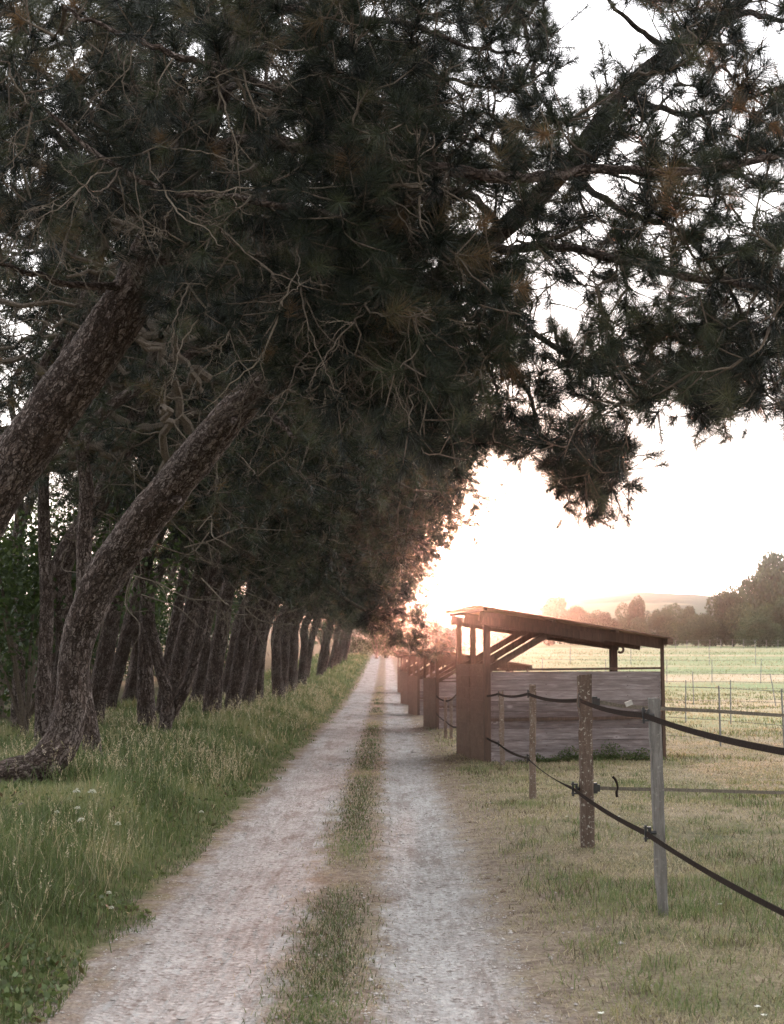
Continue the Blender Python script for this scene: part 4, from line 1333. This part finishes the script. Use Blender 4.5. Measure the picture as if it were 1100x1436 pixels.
# ------------------------------------------------------------------ field shelters
def shelter(loc, rz, sc, label):
    W, D = 2.95, 2.42
    t = empty('field_shelter', loc, rz, sc)
    tag(t, label, 'field shelter', 'field shelters along the fence')
    # end wall of weathered boards that faces the camera
    m_ = MB()
    zs = [0.0, 0.19, 0.375, 0.56, 0.735, 0.83, 1.0, 1.17, 1.335, 1.475]
    for i in range(len(zs) - 1):
        if abs(zs[i] - 0.735) < 1e-6:
            z0, z1 = 0.738, 0.827
        else:
            z0, z1 = zs[i] + 0.003, zs[i + 1] - 0.003
        joint = 1.72 if i % 2 else 1.68
        tt = rng.uniform(0, 1)
        y0 = 0.004 * (i % 2) + rng.uniform(-0.001, 0.001)
        box(m_, (0.052, y0, z0), (W - 0.03, 0.026 + y0, z1), tt)
    box(m_, (0.055, 0.036, 0.0), (W - 0.035, 0.048, 1.47), 0.2, m=1)  # added backing sheet, blocks light through the gaps and darkens the seams
    for i in range(len(zs) - 1):
        for u in (0.09, 0.98, 1.72, 2.35, W - 0.08):
            zc = (zs[i] + zs[i + 1]) / 2 + rng.uniform(-0.03, 0.03)
            box(m_, (u - 0.006, -0.004, zc - 0.006), (u + 0.006, 0.002, zc + 0.006), 0.1, m=1)
    m_.build('end_wall', [M['grey_boards'], M['brown_beam']], t)
    for nm, z, h_ in (('rail', 1.498, 0.035), ('batten', 0.70, 0.05)):
        m_ = MB()
        beam(m_, (0.052, -0.012, z), (W - 0.03, -0.012, z + 0.03), 0.05 if nm == 'rail' else 0.02, h_)
        m_.build(nm, M['brown_beam'], t)
    # two boarded panels on the track side
    for k in range(2):
        m_ = MB()
        a, b2 = 0.05 + k * 1.2, 0.05 + (k + 1) * 1.2 - 0.03
        top = 1.60 + rng.uniform(-0.02, 0.03)
        z = 0.0
        while z < top - 0.02:
            z1 = min(z + 0.2, top)
            box(m_, (-0.03 + rng.uniform(-0.003, 0.003), a, z), (0.0, b2, z1 - 0.002), rng.uniform(0.42, 0.6))
            z = z1
        m_.build('side_panel', M['brown_boards'], t)
    # posts
    roof = lambda u: 2.52 - 0.158 * (u + 0.2)
    for (u, v, w_, top, bot) in ((0.0, 0.0, 0.10, roof(0) - 0.06, 0), (0.02, 1.2, 0.085, roof(0) - 0.06, 0), (0.02, D, 0.09, roof(0) - 0.06, 0), (W, 0.0, 0.05, roof(W) - 0.05, 0), (W - 0.08, D, 0.12, roof(W) - 0.05, 0)):
        m_ = MB()
        box(m_, (u - w_ / 2, v - w_ / 2, bot - 0.1), (u + w_ / 2, v + w_ / 2, top), rng.uniform(0, 1))
        m_.build('post', M['brown_beam'], t)
    # braces
    for v in (0.0, 1.2, D):
        m_ = MB()
        beam(m_, (0.02, v + 0.01, 1.50), (1.16, v + 0.01, 2.16), 0.07, 0.105)
        m_.build('brace', M['brown_beam'], t)
    # rafters and purlins
    for k, v in enumerate((-0.02, 1.2, D)):
        m_ = MB()
        beam(m_, (-0.12, v, roof(-0.12) - 0.135), (2.97, v, roof(2.97) - 0.100), 0.075, 0.165)
        if k == 0:
            beam(m_, (-0.10, v - 0.065, roof(-0.1) - 0.20), (1.95, v - 0.065, roof(1.95) - 0.175), 0.04, 0.13)
        m_.build('rafter', M['brown_beam'], t)
    for u in (-0.08, 1.05, 2.1):
        m_ = MB()
        beam(m_, (u, -0.28, roof(u) - 0.034), (u, D + 0.25, roof(u) - 0.034), 0.06, 0.04, side=(1, 0, 0))
        m_.build('purlin', M['brown_beam'], t)
    m_ = MB()
    beam(m_, (2.99, -0.30, roof(2.99) - 0.06), (2.99, D + 0.25, roof(2.99) - 0.06), 0.09, 0.085, side=(1, 0, 0))
    m_.build('gutter', M['brown_boards'], t)
    # roof : raw boards below, dark sheet on top
    m_ = MB()
    L = 3.22
    for k in range(10):
        u0, u1 = -0.2 + k * L / 10, -0.2 + (k + 1) * L / 10 - 0.004
        pts = []
        for (u, dz) in ((u0, -0.012), (u1, -0.012), (u1, 0.004), (u0, 0.004)):
            pts.append((u, roof(u) + dz))
        v8 = [(pts[0][0], -0.26, pts[0][1]), (pts[1][0], -0.26, pts[1][1]), (pts[1][0], D + 0.24, pts[1][1]), (pts[0][0], D + 0.24, pts[0][1]),
              (pts[3][0], -0.26, pts[3][1]), (pts[2][0], -0.26, pts[2][1]), (pts[2][0], D + 0.24, pts[2][1]), (pts[3][0], D + 0.24, pts[3][1])]
        m_.add(np.array(v8), q=BOXQ, tint=rng.uniform(0, 1))
    deck = m_.build('roof', M['under_boards'], t)
    m_ = MB()
    us = np.linspace(-0.24, 3.05, 35)
    top = np.array([[u, -0.30, roof(u) + 0.010 + 0.006 * (i % 2)] for i, u in enumerate(us)] + [[u, D + 0.28, roof(u) + 0.010 + 0.006 * (i % 2)] for i, u in enumerate(us)])
    bot = top - np.array([0, 0, 0.004])
    nn = len(us)
    m_.add(np.vstack([top, bot]), q=[[i, i + 1, nn + i + 1, nn + i] for i in range(nn - 1)] + [[2 * nn + i + 1, 2 * nn + i, 3 * nn + i, 3 * nn + i + 1] for i in range(nn - 1)] + [[i + 1, i, 2 * nn + i, 2 * nn + i + 1] for i in range(nn - 1)])
    m_.build('roof_sheet', M['roof_sheet'], deck)
    # round bracket at the top of the far post
    m_ = MB()
    a = np.linspace(-2.4, 2.0, 12)
    tube(m_, np.stack([W + 0.045 + 0.055 * np.cos(a), np.full(12, D - 0.04), 1.855 + 0.055 * np.sin(a)], 1), 0.022, 8, cap=True)
    m_.build('hook', M['brown_beam'], t)
    return t


S1 = P(684, 1072, 23.1)
sh1 = shelter((S1[0], 23.1, gz(S1[0], 23.1) - 0.03), R(8.5), 1.0, 'open-sided wooden shelter nearest the camera, grey plank end wall under a sloping roof')
for X_, Y_, s_, lab in ((1.09, 34.6, 0.76, 'second field shelter from the camera, half hidden behind the nearest one'), (0.80, 43.5, 0.74, 'third field shelter, a narrow brown corner beyond the second one'),
                        (0.62, 53, 0.76, 'fourth field shelter with a pale sunlit roof under the pine boughs'), (0.55, 66, 0.76, 'farthest field shelter, beside the end of the track')):
    c = copy_tree(sh1)
    c.location = (X_, Y_, gz(X_, Y_))
    c.scale = (s_, s_, s_)
    c['label'] = lab


# ------------------------------------------------------------------ fence posts, insulators and tapes
def wooden_post(px, ptop, Y, w, d, mat, label, rough=0.004, lean=(0, 0)):
    b0 = P(px[0], 1000, Y)
    X = b0[0]
    g = gz(X, Y)
    top = P(px[1], ptop, Y)
    t = empty('fence_post', (X, Y, g))
    tag(t, label, 'fence post', 'wooden posts of the track fence')
    m_ = MB()
    n = 14
    z = np.linspace(-0.12, top[2] - g, n)
    dx = (top[0] - X) * (z / (top[2] - g))
    rings = []
    for i in range(n):
        jx = rng.normal(0, rough, 8)
        jy = rng.normal(0, rough, 8)
        c = w / 2
        e = d / 2
        k = 0.82
        base = [(-c * k, -e), (c * k, -e), (c, -e * k), (c, e * k), (c * k, e), (-c * k, e), (-c, e * k), (-c, -e * k)]
        rings.append([(dx[i] + a + jx[j], b_ + jy[j], z[i] + (rng.normal(0, 0.008) if i == n - 1 else 0)) for j, (a, b_) in enumerate(base)])
    v = np.array(rings).reshape(-1, 3)
    q = [[i * 8 + j, i * 8 + (j + 1) % 8, (i + 1) * 8 + (j + 1) % 8, (i + 1) * 8 + j] for i in range(n - 1) for j in range(8)]
    v = np.vstack([v, v[-8:].mean(0)])
    m_.add(v, q=q, t=[[(n - 1) * 8 + j, (n - 1) * 8 + (j + 1) % 8, n * 8] for j in range(8)], tint=rng.uniform(0, 1))
    m_.build('post', mat, t)
    return t, np.array([X, Y, g])


def insulator(t, at, base, side=-1, s=1.0, axis='x'):
    """Black clip screwed to the post that holds a tape."""
    m_ = MB()
    c = np.asarray(at) - base
    if axis == 'x':
        box(m_, (c[0] - 0.020 * s, c[1] - 0.016 * s, c[2] - 0.034 * s), (c[0] + 0.020 * s, c[1] + 0.012 * s, c[2] - 0.024 * s))
        box(m_, (c[0] - 0.020 * s, c[1] - 0.016 * s, c[2] + 0.024 * s), (c[0] + 0.020 * s, c[1] + 0.012 * s, c[2] + 0.034 * s))
        box(m_, (c[0] + 0.004 * s, c[1] - 0.0155 * s, c[2] - 0.023 * s), (c[0] + 0.0195 * s, c[1] + 0.0115 * s, c[2] + 0.023 * s))
        box(m_, (c[0] - 0.0195 * s, c[1] - 0.028 * s, c[2] - 0.045 * s), (c[0] - 0.006 * s, c[1] - 0.017 * s, c[2] + 0.045 * s))
        tube(m_, np.array([[c[0] + 0.0196 * s, c[1], c[2]], [c[0] + 0.05 * s, c[1] + 0.004, c[2]]]), 0.010 * s, 8, cap=True)
    m_.build('insulator', M['insulator'], t)


pA, bA = wooden_post((924, 917), 981, 9.24, 0.068, 0.06, M['grey_post'], 'smooth grey sawn fence post nearest the camera')
pB, bB = wooden_post((821, 820), 948, 12.5, 0.112, 0.10, M['split_post'], 'thick lichen-spotted corner post where the tapes branch off across the meadow', 0.006)
pC, bC = wooden_post((746, 747), 960, 17.2, 0.072, 0.06, M['split_post'], 'slim weathered fence post second from the shelter wall', 0.005)
pD, bD = wooden_post((704, 703), 970, 22.3, 0.075, 0.06, M['split_post'], 'thin pale fence post closest to the shelter wall', 0.005)
for px_, Y_, pt, lab in ((625, 30.6, 978, 'left one of the two thin posts standing between the first two shelters'), (633, 30.2, 979, 'right one of the two thin posts standing between the first two shelters')):
    wooden_post((px_, px_), pt, Y_, 0.065, 0.05, M['split_post'], lab, 0.004)

up = [P(905, 1003, 9.2), P(815, 982, 12.5), P(742, 973, 17.2), P(700, 973, 22.3)]
lo = [P(908, 1168, 9.2), P(806, 1106, 12.5), P(741, 1063, 17.2), P(700, 1043, 22.3)]
for (t_, b_), u_, l_, s_ in (((pA, bA), up[0], lo[0], 1.15), ((pB, bB), up[1], lo[1], 1.35), ((pC, bC), up[2], lo[2], 1.1), ((pD, bD), up[3], lo[3], 1.0)):
    insulator(t_, u_, b_, s=s_)
    insulator(t_, l_, b_, s=s_)
for z_px in (984, 1105):      # the clips on the meadow side of the corner post
    c = P(834, z_px, 12.5)
    m_ = MB()
    box(m_, (c[0] - 0.024 - bB[0], -0.03, c[2] - bB[2] - 0.045), (c[0] + 0.022 - bB[0], 0.03, c[2] - bB[2] + 0.045))
    box(m_, (c[0] + 0.0225 - bB[0], -0.02, c[2] - bB[2] - 0.03), (c[0] + 0.045 - bB[0], 0.02, c[2] - bB[2] + 0.03))
    m_.build('insulator', M['insulator'], pB)


def tape(pts, width, mat, label, sag=0.02, n=14, twist=0.0, thin=None, name='fence_tape'):
    """Flat woven tape hung from point to point."""
    p = []
    for i in range(len(pts) - 1):
        a, c = np.asarray(pts[i], float), np.asarray(pts[i + 1], float)
        f = np.linspace(0, 1, n, endpoint=i == len(pts) - 2)[:, None]
        s = a * (1 - f) + c * f
        s[:, 2] -= (4 * sag * f * (1 - f))[:, 0] * np.linalg.norm(c - a) / 3
        p.append(s)
    p = np.vstack(p)
    d = unit(np.gradient(p, axis=0))
    side = unit(np.cross(d, np.array([0, 0, 1.0])))
    upv = np.cross(side, d)
    ang = twist * np.sin(np.linspace(0, 3.1 * len(pts), len(p))) + 0.10 * np.sin(np.linspace(0, 9 * len(pts), len(p)))
    wdir = upv * np.cos(ang)[:, None] + side * np.sin(ang)[:, None]
    ndir = np.cross(d, wdir)
    w = np.full(len(p), width) if thin is None else np.interp(np.linspace(0, 1, len(p)), *thin)
    h = 0.0016
    q4 = np.stack([p - wdir * w[:, None] / 2 - ndir * h, p + wdir * w[:, None] / 2 - ndir * h, p + wdir * w[:, None] / 2 + ndir * h, p - wdir * w[:, None] / 2 + ndir * h], 1)
    N_ = len(p)
    q = [[i * 4 + j, i * 4 + (j + 1) % 4, (i + 1) * 4 + (j + 1) % 4, (i + 1) * 4 + j] for i in range(N_ - 1) for j in range(4)]
    m_ = MB()
    m_.add(q4.reshape(-1, 3), q=q)
    o = m_.build(name, mat)
    tag(o, label, 'fence tape', 'electric fence tapes')
    return o


off = np.array([-0.012, -0.004, 0])
end_u = [np.array([1.75, 6.1, 1.262]), np.array([1.78, 2.5, 1.22])]
end_l = [np.array([1.75, 6.1, 0.555]), np.array([1.78, 2.5, 0.53])]
panel_u = [P(684, 976, 23.0), P(641, 973, 25.55), P(626, 983, 30.4), P(612, 976, 34.3)]
panel_l = [P(684, 1036, 23.0), P(641, 1020, 25.55), P(626, 1012, 30.4), P(612, 1000, 34.3)]
tape([end_u[1], end_u[0]] + [u + off for u in up] + panel_u, 0.035, M['tape_dark'], 'dark brown upper tape of the track fence, sweeping toward the camera at right', 0.022, 12, 0.1)
tape([end_l[1], end_l[0]] + [u + off for u in lo] + panel_l, 0.033, M['tape_dark'], 'dark brown lower tape of the track fence, dropping steeply toward the right', 0.02, 12, 0.15,
     (np.array([0, 0.33, 0.345, 0.36, 0.38, 0.43, 0.47, 0.5, 1.0]), np.array([0.034, 0.034, 0.028, 0.012, 0.010, 0.012, 0.03, 0.034, 0.03])))
r_u = [P(838, 984, 12.5), P(870, 990, 12.55), P(915, 993, 12.7), P(1000, 997, 13.1), P(1110, 1004, 13.6), P(1500, 1010, 15.5)]
r_l = [P(840, 1105, 12.5), P(866, 1106, 12.55), P(925, 1107, 12.7), P(1000, 1109, 13.1), P(1110, 1112, 13.6), P(1500, 1120, 15.5)]
tu = tape(r_u, 0.032, M['tape_grey'], 'faded grey upper tape running right from the corner post across the meadow', 0.004, 6)
tl = tape(r_l, 0.030, M['tape_grey'], 'faded grey lower tape with a knotted loose end, running right from the corner post', 0.004, 6)
c = P(882, 986, 12.56)      # metal buckle on the upper tape
m_ = MB()
beam(m_, c + np.array([-0.03, -0.008, -0.014]), c + np.array([0.03, -0.008, 0.010]), 0.02, 0.042)
m_.build('buckle', M['metal'], tu)
c = P(865, 1106, 12.52)     # knot with two loose ends on the lower tape
m_ = MB()
tube(m_, spline(np.array([c + np.array([-0.035, -0.02, 0.105]), c + np.array([-0.008, -0.02, 0.07]), c + np.array([0.008, -0.012, 0.01]), c + np.array([-0.003, -0.012, -0.03]), c + np.array([0.0, -0.02, -0.07])]), 5), [0.012] * 7 + [0.009] * 7 + [0.012] * 7, 6, cap=True)
m_.build('knot', M['tape_dark'], tl)


# wire fences out in the meadow
def wire_fence(px_posts, px_h, Y0, Y1, xs, label, wires=(1.0, 0.62, 0.25), h=1.15, r=0.022, tilt=0.0, rw=0.006):
    r, rw = r * 0.62, rw * 0.5
    t = empty('wire_fence', (P(xs[0], 930, Y0)[0], Y0, gz(P(xs[0], 930, Y0)[0], Y0)))
    tag(t, label, 'fence', 'wire fences out on the meadow')
    base = np.array(t.location)
    tops = []
    for i, x in enumerate(xs):
        f = i / max(1, len(xs) - 1)
        Y = Y0 + (Y1 - Y0) * f
        X = P(x, 930, Y)[0]
        g = gz(X, Y)
        p0 = np.array([X, Y, g])
        ll = rng.normal(0, 0.03 + tilt)
        m_ = MB()
        tube(m_, np.array([p0 + [0, 0, -0.1], p0 + [ll * 0.5, 0, h * 0.55], p0 + [ll, 0, h]]) - base, [r, r, r * 0.85], 8, cap=True)
        m_.build('post', M['steel_post'], t)
        tops.append((p0, ll))
    for wz in wires:
        m_ = MB()
        pts = np.array([p + [l_ * wz, 0, wz * h * 0.96] for p, l_ in tops]) - base
        tube(m_, pts, rw, 5)
        m_.build('wire', M['wire'], t)
    return t


wire_fence(None, None, 29, 24, (930, 1008, 1097, 1190), 'nearest wire fence on the meadow, three wires on pale steel posts', (1.0, 0.45, 0.12), 1.15, 0.028, 0, 0.010)
wire_fence(None, None, 38, 34, (905, 960, 1023, 1100, 1200), 'second wire fence out on the meadow, low posts behind the nearest fence', (1.0, 0.55), 1.1, 0.026, 0, 0.010)
wire_fence(None, None, 52, 50, (880, 972, 1087, 1200), 'third wire fence out on the meadow with one tilted post', (1.0, 0.55), 1.15, 0.03, 0.06, 0.012)
wire_fence(None, None, 80, 78, (760, 850, 935, 998, 1066, 1150), 'fourth wire fence crossing the green band of the meadow', (1.0, 0.5), 1.3, 0.035, 0.02, 0.015)
wire_fence(None, None, 120, 118, (700, 800, 885, 995, 1060, 1180), 'fifth wire fence far up the meadow with widely spaced posts', (1.0,), 1.5, 0.045, 0.02, 0.02)
wire_fence(None, None, 215, 215, tuple(range(900, 1190, 16)), 'pale post fence along the foot of the far trees', (1.0, 0.5), 1.3, 0.07, 0, 0.03)


# ------------------------------------------------------------------ flowers, weeds, fallen needles
def wild_carrot(base, top, r, label, n=26):
    t = empty('wild_carrot', base)
    tag(t, label, 'wildflower', 'white wildflowers in the verge')
    b0 = np.asarray(base)
    tp = np.asarray(top) - b0
    m_ = MB()
    tube(m_, spline(np.array([[0, 0, -0.02], tp * 0.5 + rng.normal(0, 0.01, 3), tp - [0, 0, r * 0.8]]), 4), np.linspace(0.003, 0.002, 9), 5, tint=0.25)
    hub = tp - np.array([0, 0, r * 0.8])
    heads = []
    for k in range(n):
        a = k * 2.399
        rr = r * math.sqrt((k + 0.5) / n)
        e = tp + np.array([rr * math.cos(a), rr * math.sin(a), -0.75 * rr * rr / r + rng.normal(0, 0.12 * r)])
        heads.append(e)
        tube(m_, np.array([hub, e]), [0.0009, 0.0007], 3, tint=0.3)
    m_.build('stem', M['blades'], t)
    m_ = MB()
    for e in heads:
        k = 7
        p = np.repeat(e[None], k, 0) + rng.normal(0, r * 0.10, (k, 3))
        leaves(m_, p, np.full(k, r * 0.24), rng.random(k))
    m_.build('flower_head', M['petal'], t)


for (x, y, Y, r, lab) in ((108, 1107, 12.2, 0.030, 'white umbel, left of the pair nearest the low dark trunk'), (130, 1107, 12.0, 0.034, 'largest white umbel in the verge, beside the low dark trunk'), (109, 1131, 11.9, 0.024, 'small white umbel just below the pair by the low trunk'),
                          (114, 1147, 11.6, 0.027, 'white umbel lowest of the cluster by the low trunk'), (80, 1137, 11.8, 0.022, 'greenish white umbel leaning left out of the cluster'), (166, 1153, 11.3, 0.024, 'white umbel standing alone right of the cluster'),
                          (283, 1137, 13.6, 0.022, 'white flower nearest the track halfway up the verge'), (153, 1250, 8.6, 0.015, 'tiny white flower low in the verge near the bottom left'), (157, 1271, 8.3, 0.014, 'tiny white flower just under another at the bottom left')):
    tp = P(x, y, Y)
    wild_carrot((tp[0] + random.uniform(-0.04, 0.04), Y + 0.03, gz(tp[0], Y)), tp, r, lab)
for (x, y, lab) in ((1063, 1412, 'white daisy pair member higher up in the bottom right corner'), (1072, 1424, 'white daisy lowest in the bottom right corner'), (1010, 1268, 'single white daisy in the grass right of the nearest post'),
                    (795, 1145, 'white daisy between the corner post and the slim post'), (868, 1145, 'white daisy right of the corner post'), (843, 1421, 'white scrap of a flower at the bottom near the track edge')):
    a, b_ = (x - CX) / F, (CY - y) / F
    dz = sp + b_ * cp
    tt = (CAM_H - 0.10) / -dz
    tp = np.array([a * tt, (cp - b_ * sp) * tt, 0.10])
    t = empty('daisy', (tp[0], tp[1], gz(tp[0], tp[1])))
    tag(t, lab, 'wildflower', 'white daisies in the meadow grass')
    b0 = np.array(t.location)
    m_ = MB()
    tube(m_, np.array([[0, 0, -0.01], [0.004, 0, 0.04], tp - b0]), [0.0016, 0.0014, 0.0012], 4, tint=0.3)
    m_.build('stem', M['blades'], t)
    m_ = MB()
    for k in range(12):
        an = k * math.pi / 6
        dvec = np.array([math.cos(an), math.sin(an), 0.25 + rng.normal(0, 0.1)]) * 0.017
        sd = np.array([-math.sin(an), math.cos(an), 0]) * 0.005
        c0 = tp - b0
        m_.add(np.array([c0, c0 + dvec * 0.6 + sd, c0 + dvec, c0 + dvec * 0.6 - sd]), q=[[0, 1, 2, 3]], tint=rng.random())
    m_.build('flower_head', M['petal'], t)

# weeds along the foot of the shelter wall
wall_p = lambda u: np.array([S1[0] + u * math.cos(R(8.5)) + 0.10 * math.sin(R(8.5)), 23.1 + u * math.sin(R(8.5)) - 0.12])
m_ = MB()
for u, w_, h_ in ((0.75, 0.2, 0.16), (1.32, 0.30, 0.24), (2.0, 0.36, 0.30), (2.55, 0.3, 0.2), (1.7, 1.2, 0.10)):
    n = int(480 * w_ / 0.3)
    p = rng.normal(0, 1, (n, 3)) * np.array([w_ * 0.5, 0.08, 0])
    prof_ = np.exp(-(p[:, 0] / (w_ * 0.7)) ** 2)
    p[:, 2] = rng.uniform(0.02, 1, n) * h_ * (0.4 + 0.6 * prof_) * rng.uniform(0.6, 1.1, n)
    wp = wall_p(u)
    p[:, 0] += wp[0]
    p[:, 1] = wp[1] - 0.05 + p[:, 1] * 0.8 + (p[:, 0] - wp[0]) * math.tan(R(8.5))
    p[:, 2] += G(p[:, 0], p[:, 1])
    leaves(m_, p, np.full(n, 0.036), rng.normal(0.62, 0.22, n))
tag(m_.build('weeds', M['leaves']), kind='stuff')

# dark clods and dropped cones on the track edge
for k in range(14):
    x = random.choice([random.uniform(0.6, 1.5), random.uniform(0.6, 1.5), random.uniform(-0.7, 0.0)])
    y = random.uniform(6.2, 15)
    m_ = MB()
    v = []
    r = random.uniform(0.010, 0.02)
    for i in range(5):
        th = math.pi * (i + 0.5) / 5
        for j in range(8):
            a = 2 * math.pi * j / 8
            rr = r * (1 + rng.normal(0, 0.14))
            v.append((rr * math.sin(th) * math.cos(a) * 1.3, rr * math.sin(th) * math.sin(a), rr * 0.7 * math.cos(th)))
    q = [[i * 8 + j, (i + 1) * 8 + j, (i + 1) * 8 + (j + 1) % 8, i * 8 + (j + 1) % 8] for i in range(4) for j in range(8)]
    m_.add(np.array(v), q=q)
    o = m_.build('pine_cone', M['cone'])
    o.location = (x, y, gz(x, y) + r * 0.45)
    o.rotation_euler = (0, 0, random.uniform(0, 6))
    tag(o, 'small dark pine cone lying on the edge of the track', 'pine cone', 'fallen cones along the track')
